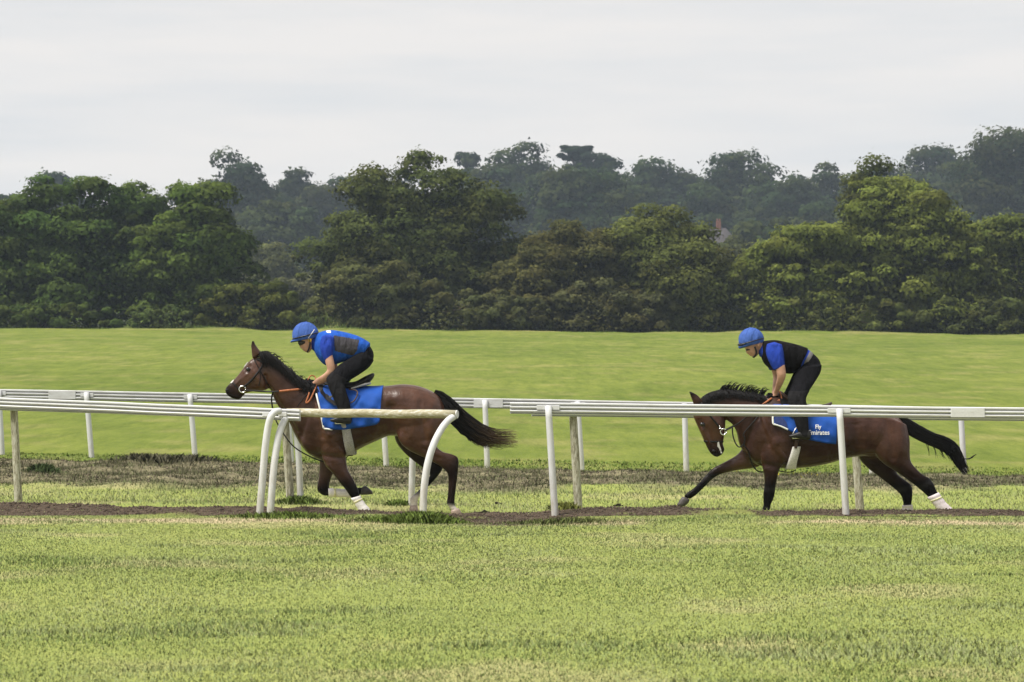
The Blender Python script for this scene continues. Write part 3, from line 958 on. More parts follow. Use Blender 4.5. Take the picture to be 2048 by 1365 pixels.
# palette: 0 bay, 1 black, 2 white, 3 dark bay (indices are blended along the limb)
H1 = dict(
    palette=[(0.066, 0.0270, 0.0140), (0.0045, 0.0036, 0.0036), (0.52, 0.46, 0.43), (0.5, 0.44, 0.42)],
    torso=[(597, 815, 596, 882, .12, 0, .1), (612, 788, 613, 905, .19, 0, .1), (635, 769, 640, 920, .235, 0, .1), (660, 768, 668, 925, .262, 0, .2), (690, 772, 696, 912, .285, 0, .2),
           (715, 775, 722, 897, .30, 0, .2), (745, 774, 752, 883, .305, 0, .1), (775, 772, 780, 872, .285, 0, 0), (805, 769, 806, 876, .28, 0, 0),
           (835, 772, 833, 884, .28, 0, 0), (860, 781, 856, 882, .255, 0, 0), (877, 792, 874, 872, .20, 0, 0), (888, 810, 886, 852, .11, 0, 0)],
    neck=[(520, 705, 524, 762, .065, 0, .2), (535, 705, 541, 780, .075, 0, .1), (551, 715, 550, 802, .085, 0, .1), (572, 732, 564, 824, .10, 0, .1), (592, 749, 580, 848, .125, 0, .1),
          (615, 762, 594, 878, .165, 0, .1), (642, 768, 618, 907, .20, 0, .1)],
    head=[(513, 713, 541, 764, .07, 0, .1), (503, 719, 536, 778, .085, 0, .05), (492, 730, 521, 783, .09, 0, .0), (479, 747, 504, 784, .072, 0, .1), (467, 761, 490, 788, .057, 0, .5),
          (457, 770, 484, 795, .053, 0, .8), (451, 778, 477, 800, .05, 0, .9), (451, 786, 467, 798, .035, 0, 1)],
    ear=[(505, 718, 523, 706, .026, 0, .3), (504, 706, 518, 700, .028, 0, .3), (503, 697, 513, 693, .022, 0, .5), (503, 689, 509, 687, .015, 0, .8), (505, 682, 508, 681, .009, 0, 1)],
    muscles=[([(628, 800, 650, 880, .03, 0, 0), (640, 820, 668, 900, .045, 0, 0), (655, 850, 685, 905, .04, 0, 0)], -0.205),
             ([(628, 800, 650, 880, .03, 0, 0), (640, 820, 668, 900, .045, 0, 0), (655, 850, 685, 905, .04, 0, 0)], 0.205)],
    near_fore=[(634, 850, 700, 872, .10, 0.02, .1), (641, 895, 693, 903, .095, 0.01, .2), (651, 928, 697, 937, .075, 0, .3), (667, 947, 706, 954, .06, 0, .6), (681, 965, 713, 968, .05, 0, .9),
               (692, 978, 718, 978, .047, 0, 1), (700, 990, 720, 987, .040, 0, 1), (709, 1001, 722, 995, .033, 0, 1), (716, 1013, 730, 1007, .033, 0, 1), (722, 1022, 738, 1016, .038, 0, 1),
               (728, 1028, 742, 1022, .033, 0, 1)],
    off_fore=[(640, 890, 692, 900, .09, -.02, .1), (637, 920, 678, 930, .075, 0, .1), (636, 952, 665, 948, .055, 0, .2), (633, 970, 658, 967, .05, 0, .7), (633, 982, 656, 984, .047, 0, 1), (640, 990, 652, 990, .04, 0, 1)],
    off_fore_cannon=[(638, 978, 646, 993, .042, 0, 1), (655, 979, 656, 993, .036, 0, 1), (680, 981, 680, 994, .033, 0, 1), (700, 980, 702, 995, .036, 0, 1), (712, 977, 713, 993, .038, 0, 1), (722, 976, 724, 989, .03, 0, 1)],
    near_hind=[(795, 800, 884, 812, .11, .03, 0), (788, 845, 889, 842, .12, .01, 0), (795, 871, 881, 866, .11, 0, 0), (806, 890, 873, 884, .10, 0, .05), (823, 903, 876, 895, .082, 0, .15),
               (849, 915, 888, 904, .063, 0, .25), (877, 930, 904, 908, .05, 0, .45), (893, 943, 917, 916, .045, 0, .8), (897, 953, 917, 940, .041, 0, .9), (897, 969, 914, 966, .033, 0, .8),
               (896, 990, 911, 990, .031, 0, .9), (894, 1005, 910, 1007, .037, 0, 1), (899, 1014, 911, 1012, .031, 0, 2), (904, 1021, 917, 1017, .033, 0, 2)],
    off_hind=[(785, 845, 862, 850, .1, -.02, .5), (789, 880, 852, 880, .1, 0, .6), (803, 902, 862, 896, .083, 0, .7), (825, 922, 873, 912, .06, 0, .8), (846, 938, 883, 926, .05, 0, .9), (859, 951, 884, 940, .045, 0, 1),
              (852, 962, 872, 957, .036, 0, 1), (840, 978, 858, 972, .032, 0, 1), (828, 990, 845, 985, .033, 0, 1.2), (819, 998, 838, 995, .037, 0, 2), (820, 1008, 834, 1008, .031, 0, 2), (819, 1014, 834, 1013, .033, 0, 2)],
    hooves=[([(728, 1027, 744, 1022, .045), (730, 1036, 752, 1033, .055)], -.15, 'hoof'),
            ([(720, 991, 723, 975, .04), (730, 991, 730, 973, .045), (744, 990, 738, 979, .05)], .15, 'hoof'),
            ([(902, 1021, 918, 1016, .04), (903, 1030, 922, 1022, .047), (906, 1036, 924, 1030, .05)], -.15, 'hoof_pale'),
            ([(819, 1013, 834, 1013, .04), (815, 1033, 838, 1034, .055)], .15, 'hoof_pale')],
    bandages=[('near_fore', 6.5, 10.0, 'bandage'), ('off_fore_cannon', 1.0, 3.6, 'bandage')],
    shade_tone=[.5, .5, .45, .45, .45, .42, .36, .25, .08, 0, 0, 0, 0],
    feats=[(634, 780, 604, 872, 6, -.013), (540, 780, 594, 862, 6, -.010), (613, 890, 622, 902, 9, .014), (664, 872, 676, 900, 13, .016), (694, 868, 702, 905, 6, -.012), (640, 800, 662, 868, 5, .008),
           (626, 800, 648, 872, 5, -.006), (783, 815, 786, 852, 12, -.030), (800, 790, 806, 794, 11, .006), (842, 806, 852, 880, 6, -.010), (802, 876, 808, 890, 9, .012), (828, 820, 826, 870, 12, .008),
           (866, 812, 866, 866, 9, .008), (850, 898, 876, 916, 5, -.007), (640, 910, 690, 915, 6, -.010), (724, 800, 732, 888, 3, -.005), (738, 800, 746, 884, 3, -.005), (752, 800, 760, 878, 3, -.005), (766, 800, 772, 872, 3, -.004),
           (493, 750, 474, 768, 3, .006), (512, 745, 524, 772, 6, .007), (532, 752, 536, 776, 3.5, -.012), (500, 733, 494, 741, 4, -.007), (495, 744, 480, 765, 3, -.004), (660, 930, 684, 962, 4, .006), (900, 960, 900, 1000, 2, -.004), (712, 860, 770, 858, 7, -.006)],
    eye=(497.5, 739, .080, .024), nostril=(455, 781, .043, .018))
horse1, T1, N1, Hd1, L1 = build_horse('horse', 'bay racehorse with raised head and two bandaged forelegs, the leader', H1, 740)

H2 = dict(
    palette=[(0.056, 0.0220, 0.0120), (0.0042, 0.0034, 0.0034), (0.50, 0.45, 0.42), (0.5, 0.45, 0.42)],
    torso=[(1487, 826, 1488, 903, .13, 0, .4), (1505, 800, 1505, 925, .19, 0, .3), (1530, 792, 1532, 935, .235, 0, .3), (1560, 792, 1562, 937, .265, 0, .3), (1590, 805, 1592, 937, .29, 0, .3),
           (1620, 814, 1624, 934, .30, 0, .4), (1655, 818, 1660, 927, .30, 0, .5), (1690, 819, 1693, 917, .29, 0, .5), (1725, 817, 1724, 913, .28, 0, .4), (1757, 819, 1753, 916, .265, 0, .2),
           (1782, 827, 1778, 915, .235, 0, 0), (1801, 840, 1799, 900, .18, 0, 0), (1811, 858, 1811, 885, .1, 0, 0)],
    neck=[(1399, 800, 1440, 826, .065, 0, .3), (1412, 790, 1450, 838, .08, 0, .3), (1430, 783, 1458, 844, .085, 0, .4), (1450, 780, 1466, 851, .095, 0, .4), (1474, 782, 1474, 868, .12, 0, .4),
          (1500, 787, 1480, 893, .165, 0, .3), (1530, 791, 1497, 918, .20, 0, .3)],
    head=[(1397, 800, 1436, 806, .07, 0, .2), (1388, 814, 1448, 826, .085, 0, .2), (1386, 831, 1451, 845, .09, 0, 0), (1394, 851, 1450, 860, .083, 0, 0), (1403, 871, 1448, 876, .067, 0, .1),
          (1411, 889, 1446, 888, .055, 0, .5), (1417, 901, 1449, 899, .052, 0, .8), (1422, 908, 1445, 908, .045, 0, 1), (1428, 913, 1440, 912, .03, 0, 1)],
    ear=[(1388, 814, 1404, 801, .026, 0, .3), (1386, 805, 1400, 796, .028, 0, .3), (1383, 797, 1394, 790, .022, 0, .6), (1380, 789, 1387, 786, .013, 0, 1), (1378, 785, 1381, 783, .008, 0, 1)],
    muscles=[([(1512, 815, 1535, 895, .03, 0, 0), (1524, 840, 1552, 915, .045, 0, .2), (1535, 865, 1570, 920, .04, 0, .2)], -0.205),
             ([(1512, 815, 1535, 895, .03, 0, 0), (1524, 840, 1552, 915, .045, 0, .2), (1535, 865, 1570, 920, .04, 0, .2)], 0.205)],
    near_fore=[(1513, 870, 1580, 885, .10, .02, .3), (1518, 912, 1567, 922, .095, .01, .4), (1523, 937, 1557, 938, .075, 0, .6), (1526, 955, 1552, 957, .06, 0, .8), (1526, 972, 1549, 972, .052, 0, 1),
               (1524, 986, 1547, 988, .05, 0, 1), (1524, 998, 1543, 1000, .042, 0, 1), (1524, 1010, 1539, 1010, .033, 0, 1), (1521, 1020, 1537, 1021, .037, 0, 1), (1518, 1026, 1533, 1028, .033, 0, 1)],
    off_fore=[(1492, 885, 1530, 925, .1, -.02, .2), (1479, 908, 1516, 936, .085, 0, .0), (1455, 923, 1482, 941, .065, 0, .1), (1438, 932, 1462, 945, .055, 0, .5), (1427, 938, 1446, 949, .05, 0, .8),
              (1416, 949, 1430, 957, .045, 0, 1), (1401, 966, 1414, 972, .035, 0, 1), (1387, 979, 1401, 985, .033, 0, 1), (1377, 986, 1392, 993, .038, 0, 1), (1369, 993, 1383, 999, .034, 0, 1)],
    near_hind=[(1735, 825, 1810, 850, .12, .03, .1), (1735, 880, 1816, 880, .13, .01, .1), (1747, 910, 1816, 905, .12, 0, .2), (1765, 928, 1818, 922, .10, 0, .5), (1785, 941, 1826, 934, .08, 0, .6),
               (1808, 957, 1842, 949, .06, 0, .8), (1828, 972, 1856, 957, .05, 0, 1), (1840, 982, 1864, 969, .044, 0, 1), (1850, 991, 1870, 982, .036, 0, 1), (1864, 1008, 1883, 1001, .033, 0, 1),
               (1876, 1022, 1897, 1015, .037, 0, 1), (1888, 1029, 1902, 1017, .03, 0, 1), (1900, 1030, 1906, 1018, .03, 0, 1)],
    off_hind=[(1715, 875, 1790, 890, .11, -.02, .6), (1720, 914, 1795, 920, .1, 0, .6), (1736, 935, 1797, 945, .085, 0, .7), (1764, 957, 1808, 957, .065, 0, .8), (1790, 977, 1825, 970, .05, 0, 1), (1804, 990, 1829, 982, .044, 0, 1),
              (1809, 1002, 1828, 1000, .035, 0, 1), (1810, 1013, 1827, 1012, .033, 0, 1), (1809, 1022, 1828, 1022, .036, 0, 1), (1806, 1027, 1822, 1028, .033, 0, 1)],
    hooves=[([(1516, 1025, 1534, 1027, .045), (1510, 1035, 1534, 1036, .055)], -.15, 'hoof'),
            ([(1366, 995, 1381, 1001, .042), (1360, 1003, 1379, 1007, .048), (1355, 1012, 1371, 1014, .05)], .15, 'hoof'),
            ([(1901, 1030, 1904, 1017, .04), (1912, 1031, 1915, 1019, .047), (1929, 1032, 1930, 1026, .05)], -.15, 'hoof_pale'),
            ([(1805, 1026, 1823, 1027, .045), (1800, 1035, 1824, 1036, .055)], .15, 'hoof')],
    bandages=[('near_hind', 8.15, 10.3, 'bandage_lilac'), ('off_hind', 6.9, 8.7, 'bandage_lilac')],
    shade_tone=[.5, .4, .4, .42, .45, .5, .5, .5, .35, .15, 0, 0, 0],
    feats=[(1528, 800, 1488, 892, 6, -.013), (1462, 846, 1484, 880, 6, -.008), (1500, 905, 1510, 918, 9, .014), (1552, 888, 1566, 915, 13, .016), (1582, 885, 1590, 925, 6, -.010), (1525, 815, 1548, 885, 5, .009),
           (1512, 815, 1534, 888, 5, -.007), (1706, 850, 1710, 890, 13, -.026), (1722, 826, 1730, 830, 11, .006), (1766, 835, 1778, 915, 7, -.010), (1725, 900, 1735, 915, 9, .010), (1750, 845, 1745, 900, 12, .008),
           (1795, 850, 1798, 900, 9, .008), (1800, 940, 1826, 955, 5, -.007), (1520, 928, 1560, 934, 6, -.010), (1650, 850, 1656, 922, 3, -.005), (1666, 850, 1672, 920, 3, -.005), (1682, 850, 1688, 912, 3, -.004),
           (1406, 862, 1420, 888, 3, .006), (1425, 840, 1440, 855, 6, .007), (1446, 830, 1456, 842, 4, -.012), (1400, 842, 1404, 852, 4, -.007), (1414, 856, 1424, 884, 3, -.004), (1530, 955, 1536, 980, 3, .005)],
    eye=(1404, 849, .080, .026), nostril=(1427, 902, .046, .017))
horse2, T2, N2, Hd2, L2 = build_horse('horse', 'dark bay racehorse with tucked head and bandaged hind legs, the follower', H2, 1650)

# ---- manes and tails
def jit(a): return random.uniform(-a, a)
lines = []
crest1 = [(520, 704), (535, 704), (551, 714), (572, 732), (592, 749), (612, 761), (628, 765)]
cr = catmull(crest1, 12)
for p in cr:
    for k in range(9):
        x0, y0 = p[0] + jit(2.5), p[1] + 2 + jit(2)
        ln = random.uniform(16, 30)
        sw = random.uniform(4, 14)
        lift = random.uniform(-2, 4)
        side = random.uniform(-.06, .02)
        w = torso_lat(N1, x0, y0 + 25) if False else 0.09
        q = (x0 - 520) / 110
        lw = 0.085 + 0.10 * max(0, q)
        pts = []
        for m in range(6):
            f = m / 5
            pts.append(hp(x0 + sw * f + jit(.8), y0 - lift * math.sin(math.pi * min(1, f * 1.6)) + ln * f ** 1.3, -(0.01 + lw * min(1, f * 1.4) ** 0.8) + side * (1 - f)))
        lines.append(pts)
for k in range(26):     # loose wisps blown back above the crest
    p = cr[random.randrange(len(cr))]
    x0, y0 = p[0], p[1] + 1
    pts = [hp(x0 + f * random.uniform(9, 16), y0 - math.sin(f * 2.4) * random.uniform(3, 7) + f * 6, jit(.03)) for f in (0, .25, .5, .75, 1)]
    lines.append(pts)
for k in range(14):     # forelock
    x0, y0 = 515 + jit(4), 712 + jit(2)
    pts = [hp(x0 - f * random.uniform(3, 9) + f * f * 2, y0 + f * random.uniform(5, 11), jit(.02) - 0.02 * f) for f in (0, .33, .66, 1)]
    lines.append(pts)
strands('mane', lines, 0.0065, 0.0012, M['hair'], horse1)

lines = []
crest2 = [(1402, 797), (1416, 787), (1434, 781), (1452, 779), (1474, 781), (1500, 786), (1525, 790)]
cr = catmull(crest2, 12)
for p in cr:
    q = (p[0] - 1402) / 123
    for k in range(8):
        x0, y0 = p[0] + jit(2), p[1] + 3 + jit(2)
        if random.random() < 0.45 and q > 0.3:
            ln = random.uniform(6, 17) * (0.55 + 0.6 * abs(math.sin(p[0] * 0.33)))
            pts = [hp(x0 + f * ln * 0.75 + f * f * 2, y0 - 2 - math.sin(f * 2.0) * ln * 0.85, jit(.04) - .02) for f in (0, .25, .5, .75, 1)]
        else:
            ln = random.uniform(10, 19)
            pts = [hp(x0 + f * random.uniform(6, 12), y0 - 3 * math.sin(min(1, f * 2) * math.pi) + ln * f ** 1.4, -(0.01 + (0.075 + 0.07 * q) * min(1, f * 1.5) ** 0.8)) for f in (0, .2, .4, .6, .8, 1)]
        lines.append(pts)
strands('mane', lines, 0.0065, 0.0012, M['hair'], horse2)

def tail(root, path, halfw, n, mat, fray, depth=0.6):
    P = catmull(path, 8); Wd = np.interp(np.linspace(0, 1, len(P)), np.linspace(0, 1, len(halfw)), halfw)
    lines = []
    for k in range(n):
        a_, r_ = random.uniform(0, 2 * math.pi), math.sqrt(random.random())
        ou, ol = r_ * math.cos(a_), r_ * math.sin(a_)
        end = random.uniform(0.72, 1.0) if random.random() < .75 else random.uniform(.4, .8)
        st = random.uniform(0, 0.25) if k % 3 else 0
        pts = []
        m = 10
        for i_ in range(m):
            f = st + (end - st) * i_ / (m - 1)
            x = f * (len(P) - 1); b = min(int(x), len(P) - 2); fr = x - b
            p = P[b] * (1 - fr) + P[b + 1] * fr
            d = P[b + 1] - P[b]; d = d / np.linalg.norm(d)
            w = Wd[b] * (1 - fr) + Wd[b + 1] * fr
            sp = 1 + fray * max(0, f - .6) * random.uniform(-.3, 1)
            pts.append(hp(p[0] - d[1] * ou * w * sp + jit(.5), p[1] + d[0] * ou * w * sp + jit(.5), ol * w * depth / S_H))
        lines.append(pts)
    return lines
ln1 = tail(horse1, [(868, 786), (884, 796), (898, 815), (912, 832), (934, 850), (960, 868), (988, 878), (1014, 879), (1037, 880)],
           [7, 12, 18, 20, 20, 20, 17, 15, 16], 330, 'hair_tip', 2.6)
for k in range(40):   # thin hanging under-strands
    f0 = random.uniform(0, 1)
    x0 = 893 + f0 * 10
    ln1.append([hp(x0 + f * random.uniform(66, 90), 835 + f0 * 4 + f * random.uniform(52, 60) + 10 * math.sin(f * 3.1), jit(.04)) for f in (0, .2, .4, .6, .8, 1)])
strands('tail', ln1, 0.0055, 0.0014, M['hair_tip'], horse1)
ln2 = tail(horse2, [(1797, 838), (1815, 852), (1838, 866), (1862, 878), (1888, 888), (1905, 900), (1915, 918), (1926, 936), (1934, 949)],
           [9, 14, 14, 13, 15, 15, 12, 9, 5], 460, 'hair', 1.2)
for k in range(9):
    ln2.append([hp(1926 + f * random.uniform(20, 27), 917 + 5 * math.sin(f * 3.0) - f * random.uniform(6, 10), jit(.02)) for f in (0, .25, .5, .75, 1)])
for k in range(12):
    x0 = random.uniform(1830, 1890)
    ln2.append([hp(x0 + f * random.uniform(4, 14), 868 + (x0 - 1830) * 0.5 + f * random.uniform(20, 36), jit(.03)) for f in (0, .33, .66, 1)])
strands('tail', ln2, 0.0062, 0.0014, M['hair'], horse2)

# white face marks, flush on the coat
def mark(root, loft, poly, name='face_marking'):
    vs, fs = [], []
    for (x, y) in poly: vs.append(hp(x, y, -(mark_lat(loft, x, y) + 0.006)))
    fs = [tuple(range(len(vs)))]
    mk(name, vs, fs, M['marking'], root)
def mark_lat(loft, px, py):
    """half width of a head loft at a profile point"""
    best = None
    for r in loft.rings:
        for v in r:
            if v[1] > YH: continue
            p = hp(px, py)
            d = (v[0] - p.x) ** 2 + (v[2] - p.z) ** 2
            if best is None or d < best[0]: best = (d, YH - v[1])
    return best[1]
mark(horse1, Hd1, [(487.5, 736), (490, 731), (495, 724.5), (496.5, 725), (492, 732)], 'star')
mark(horse1, Hd1, [(461, 766), (463, 763.5), (467, 759.5), (468, 761), (466, 764.5), (463, 767)], 'snip')
mark(horse2, Hd2, [(1434, 884), (1437, 884), (1439, 892), (1443, 902), (1444, 907), (1441, 907), (1438, 898), (1434, 893)], 'snip')
# ------------------------------------------------------------------ tack
def strap(name, pts, r, mat, parent, sub=4, seg=8):
    P = catmull([tuple(p) for p in pts], sub)
    return tube(name, [hp(*p) for p in P], r, mat, parent, seg)

def bridle(name, label, Hd, loc, cheek, nose_q, brow_q, ring, straps, tan):
    root = thing(name, hp(*loc), label, 'bridle')
    band('noseband', Hd, nose_q, nose_q + 0.22, 0.006, M['leather'], root, 2)
    band('browband', Hd, brow_q, brow_q + 0.14, 0.006, M['leather'], root, 2)
    for sgn in (-1, 1):
        strap('cheek_strap', [(x, y, sgn * (mark_lat(Hd, x, y) + 0.008)) for (x, y) in cheek], 0.0125, M['leather'], root)
    for sgn in (-1, 1):
        cx, cy, r = ring
        lat = sgn * (mark_lat(Hd, cx, cy) + 0.018)
        pts = [hp(cx + math.cos(a_) * r, cy + math.sin(a_) * r, lat) for a_ in np.linspace(0, 2 * math.pi, 17)]
        tube('bit_ring', pts, 0.0085, M['metal'], root, 8)
    for (nm, pts, r, mt) in straps:
        strap(nm, pts, r, M[mt], root)
    return root

bridle('bridle', 'black bridle with steel ring bit and tan grip reins on the leading horse', Hd1, (500, 760),
       [(515, 719), (527, 727), (520, 741), (508, 757), (497, 768), (489, 774)], 4.15, 0.55, (486, 779, 6.5),
       [('rein', [(491, 781, -.085), (515, 782, -.10), (540, 784, -.13), (561, 783, -.16)], .0085, 'leather'),
        ('rein_grip', [(561, 783, -.16), (580, 781, -.18), (600, 779, -.16), (617, 775, -.13), (624, 771, -.11)], .013, 'tan'),
        ('rein', [(491, 781, .085), (540, 784, .13), (580, 781, .17), (624, 771, .10)], .0095, 'leather'),
        ('rein_loop', [(624, 771, -.11), (620, 790, -.20), (615, 806, -.22), (623, 800, -.22), (632, 780, -.19), (634, 772, -.12)], .010, 'tan'),
        ('rein_loop', [(616, 761, -.06), (622, 752, -.03), (630, 754, -.02), (632, 760, -.05)], .008, 'tan'),
        ('throat_strap', [(521, 742, -.098), (523, 752, -.10), (521, 764, -.097), (519, 772, -.09)], .005, 'leather'),
        ('martingale_strap', [(548, 783, -.11), (545, 795, -.105), (545, 806, -.10), (547, 818, -.10)], .010, 'leather'),
        ('martingale_strap', [(547, 818, -.09), (552, 838, -.09), (565, 862, -.11), (585, 889, -.13), (608, 906, -.13), (640, 921, -.09), (660, 927, -.02)], .0085, 'leather'),
        ('breast_strap', [(618, 787, -.20), (607, 800, -.20), (597, 814, -.19)], .007, 'leather')], True)
bridle('bridle', 'black bridle with steel ring bit and slack rein loop on the following horse', Hd2, (1415, 850),
       [(1401, 806), (1414, 824), (1424, 838), (1433, 849), (1440, 858)], 4.55, 0.5, (1446, 864, 6),
       [('rein', [(1449, 862, -.085), (1462, 855, -.11), (1480, 843, -.16), (1502, 824, -.20), (1525, 808, -.19), (1541, 798, -.12)], .0085, 'leather'),
        ('rein', [(1449, 862, .085), (1480, 845, .16), (1525, 808, .19), (1541, 798, .12)], .0085, 'leather'),
        ('rein_grip', [(1522, 810, -.19), (1532, 803, -.17), (1541, 797, -.13)], .012, 'tan'),
        ('running_strap', [(1463, 855, -.12), (1464, 870, -.12), (1469, 886, -.13), (1476, 894, -.15), (1484, 889, -.18), (1487, 876, -.20), (1484, 868, -.20), (1500, 848, -.215), (1520, 825, -.215), (1536, 806, -.19)], .0085, 'leather'),
        ('martingale_strap', [(1484, 889, -.17), (1494, 902, -.16), (1500, 922, -.13), (1506, 934, -.10), (1516, 943, -.06), (1530, 944, 0.0)], .0085, 'leather'),
        ('rein_loop', [(1548, 800, -.10), (1549, 788, -.08), (1555, 783, -.08), (1560, 789, -.10), (1561, 806, -.16), (1556, 800, -.14), (1551, 806, -.15)], .0085, 'tan'),
        ('cheek_buckle', [(1437, 852, -.092), (1440, 856, -.092), (1437, 858, -.092)], .006, 'metal')], True)

# ---- saddle cloths, draped over the barrel
def drape(T, cols, off, wr, n_v=16, seed=0, thick=0.006):
    """cols: (px, y_top, px_bottom, y_bottom); returns closed thin sheet over both sides"""
    C = catmull(cols, 5)
    nc = len(C)
    outer = []
    for ci, (xt, yt, xb, yb) in enumerate(C):
        col = []
        for side in (-1, 1):
            seq = []
            mx = 0
            for k in range(n_v + 1):
                f = k / n_v
                x, y = xt + (xb - xt) * f, yt + (yb - yt) * f
                lw = torso_lat(T, x, y) + off
                mx = max(mx, lw)
                lw = max(lw, mx - 0.01)
                if f < 0.02: lw = 0.0
                e = wr * (math.sin(x * 0.22 + y * 0.10 + seed) * 0.6 + math.sin(x * 0.11 - y * 0.24 + 1.3 * seed) * 0.7) * min(1, f * 2)
                seq.append((x, y, side * max(0, lw + e)))
            col.append(seq)
        outer.append(col[0][::-1] + col[1][1:])
    m = len(outer[0])
    vs, fs = [], []
    for lay in (0, 1):
        for col in outer:
            for (x, y, l) in col:
                ll = l - math.copysign(thick, l) * lay if abs(l) > thick else l * 0.5 * lay + l * (1 - lay)
                p = hp(x, y + (thick * S_H * 0.8 if (lay and abs(l) < 0.08) else 0), ll)
                vs.append(p)
    N_ = nc * m
    for a_ in range(nc - 1):
        for b_ in range(m - 1):
            q = a_ * m + b_
            fs.append((q, q + 1, q + m + 1, q + m))
            fs.append((N_ + q, N_ + q + m, N_ + q + m + 1, N_ + q + 1))
    for a_ in range(nc - 1):
        for b_ in (0, m - 1):
            q = a_ * m + b_
            fs.append((q, q + m, N_ + q + m, N_ + q))
    for b_ in range(m - 1):
        for a_ in (0, nc - 1):
            q = a_ * m + b_
            fs.append((q, q + 1, N_ + q + 1, N_ + q))
    return vs, fs

def cloth_thing(label, T, cols, loc, wr, seed, off=0.014):
    root = thing('saddle_cloth', hp(*loc), label, 'saddle cloth')
    vs, fs = drape(T, cols, off, wr, seed=seed)
    mk('cloth', vs, fs, M['cloth'], root)
    return root

def edge_trim(root, T, pts, off, r, mat='trim', nm='white_border'):
    for sgn in (-1, 1):
        P = catmull(pts, 5)
        tube(nm, [hp(x, y, sgn * (torso_lat(T, x, y) + off)) for (x, y) in P], r, M[mat], root, 8)

cl1 = cloth_thing('rumpled blue saddle cloth with white front border on the leading horse', T1,
    [(634, 766, 650, 856), (645, 766, 662, 858), (662, 766, 676, 859), (682, 769, 692, 859), (702, 771, 708, 857), (720, 772, 728, 854), (742, 772, 746, 851), (756, 772, 755, 849), (767, 771, 762, 843)],
    (700, 775), 0.012, 1.0, 0.034)
edge_trim(cl1, T1, [(635, 788), (639, 803), (643, 818), (647, 838), (651, 857)], 0.030, 0.012)
edge_trim(cl1, T1, [(651, 857), (659, 858), (668, 859)], 0.030, 0.011)
cl2 = cloth_thing('blue saddle cloth with white airline lettering on the following horse', T2,
    [(1543, 806, 1542, 849), (1556, 806, 1556, 853), (1570, 806, 1571, 860), (1588, 808, 1590, 870), (1605, 812, 1607, 878), (1622, 815, 1625, 882), (1645, 818, 1646, 886), (1658, 818, 1657, 887), (1669, 818, 1666, 888)],
    (1605, 802), 0.008, 2.2, 0.024)
edge_trim(cl2, T2, [(1542, 829), (1541.5, 838), (1542, 848)], 0.024, 0.013)
edge_trim(cl2, T2, [(1542, 848), (1556, 852), (1571, 859)], 0.024, 0.012)
# navy corner panel inside the white border
P = [(1545, 829), (1556, 829), (1568, 845), (1570, 855), (1557, 849), (1545, 845)]
mk('corner_panel', [hp(x, y, -(torso_lat(T2, x, y) + 0.038)) for (x, y) in P], [tuple(range(6))], M['navy'], cl2)

def lettering(txt, px, py, size, root, T, off):
    off += 0.016
    cu = bpy.data.curves.new('lettering', 'FONT')
    cu.body = txt
    cu.size = size
    cu.extrude = 0.0015
    cu.offset = 0.0012
    cu.align_x = 'CENTER'
    tmp = bpy.data.objects.new('tmp', cu); COL.objects.link(tmp)
    dg = bpy.context.evaluated_depsgraph_get()
    me = bpy.data.meshes.new_from_object(tmp.evaluated_get(dg))
    bpy.data.objects.remove(tmp)
    o = link_mesh('lettering', me, M['trim'], root, False)
    base = hp(px, py) - origin_of(root)
    for v in me.vertices:
        x, z, d = v.co.x * 0.92, v.co.y, v.co.z
        wx, wy = px + x * S_H, py - z * S_H
        lat = torso_lat(T, wx, wy) + off + d
        v.co = Vector((base.x + x, -lat, base.z + z))
    return o
lettering('Fly', 1630, 857, 0.072, cl2, T2, 0.028)
lettering('Emirates', 1631, 869, 0.082, cl2, T2, 0.028)

# ---- saddles
def panel(name, T, poly, off, thick, mat, parent, both=True):
    for sgn in ((-1, 1) if both else (-1,)):
        n = len(poly)
        vs = [hp(x, y, sgn * (torso_lat(T, x, y) + off + thick)) for (x, y) in poly] + [hp(x, y, sgn * (torso_lat(T, x, y) + off)) for (x, y) in poly]
        fs = [tuple(range(n)), tuple(range(n, 2 * n))[::-1]] + [(k, (k + 1) % n, n + (k + 1) % n, n + k) for k in range(n)]
        mk(name, vs, fs, mat, parent, False)

def girth(T, st, mat, root):
    """st: (px, py, half width px) down the near side to under the belly"""
    P = catmull(st, 5)
    half = []
    vs, fs = [], []
    for (x, y, w) in P:
        for k in range(5):
            xx = x + w * (k / 2 - 1)
            bul = 0.012 * (1 - (k / 2 - 1) ** 2)
            half.append((xx, y, torso_lat(T, xx, y), bul))
    n = len(P)
    rowsN = []
    seq = [(r_, -1) for r_ in range(n)] + [(r_, 1) for r_ in range(n - 1, -1, -1)]
    for (r_, sgn) in seq:
        row = []
        for k in range(5):
            x, y, l, b = half[r_ * 5 + k]
            row.append(len(vs))
            vs.append(hp(x, y, sgn * (l + 0.02 + b) if l > 0.02 else sgn * 0.01))
        rowsN.append(row)
    for a_ in range(len(rowsN) - 1):
        for k in range(4):
            fs.append((rowsN[a_][k], rowsN[a_][k + 1], rowsN[a_ + 1][k + 1], rowsN[a_ + 1][k]))
    o = mk('girth', vs, fs, mat, root)
    md = o.modifiers.new('thick', 'SOLIDIFY'); md.thickness = 0.022; md.offset = 1
    return o

def stirrup(root, cx, cy, lat, w, h, mat):
    for sgn in (-1, 1):
        pts = [hp(cx - w, cy, sgn * lat), hp(cx - w * .8, cy - h * .5, sgn * lat), hp(cx, cy - h, sgn * lat), hp(cx + w * .8, cy - h * .5, sgn * lat), hp(cx + w, cy, sgn * lat), hp(cx - w, cy, sgn * lat)]
        tube('stirrup', pts, 0.008, mat, root, 8)

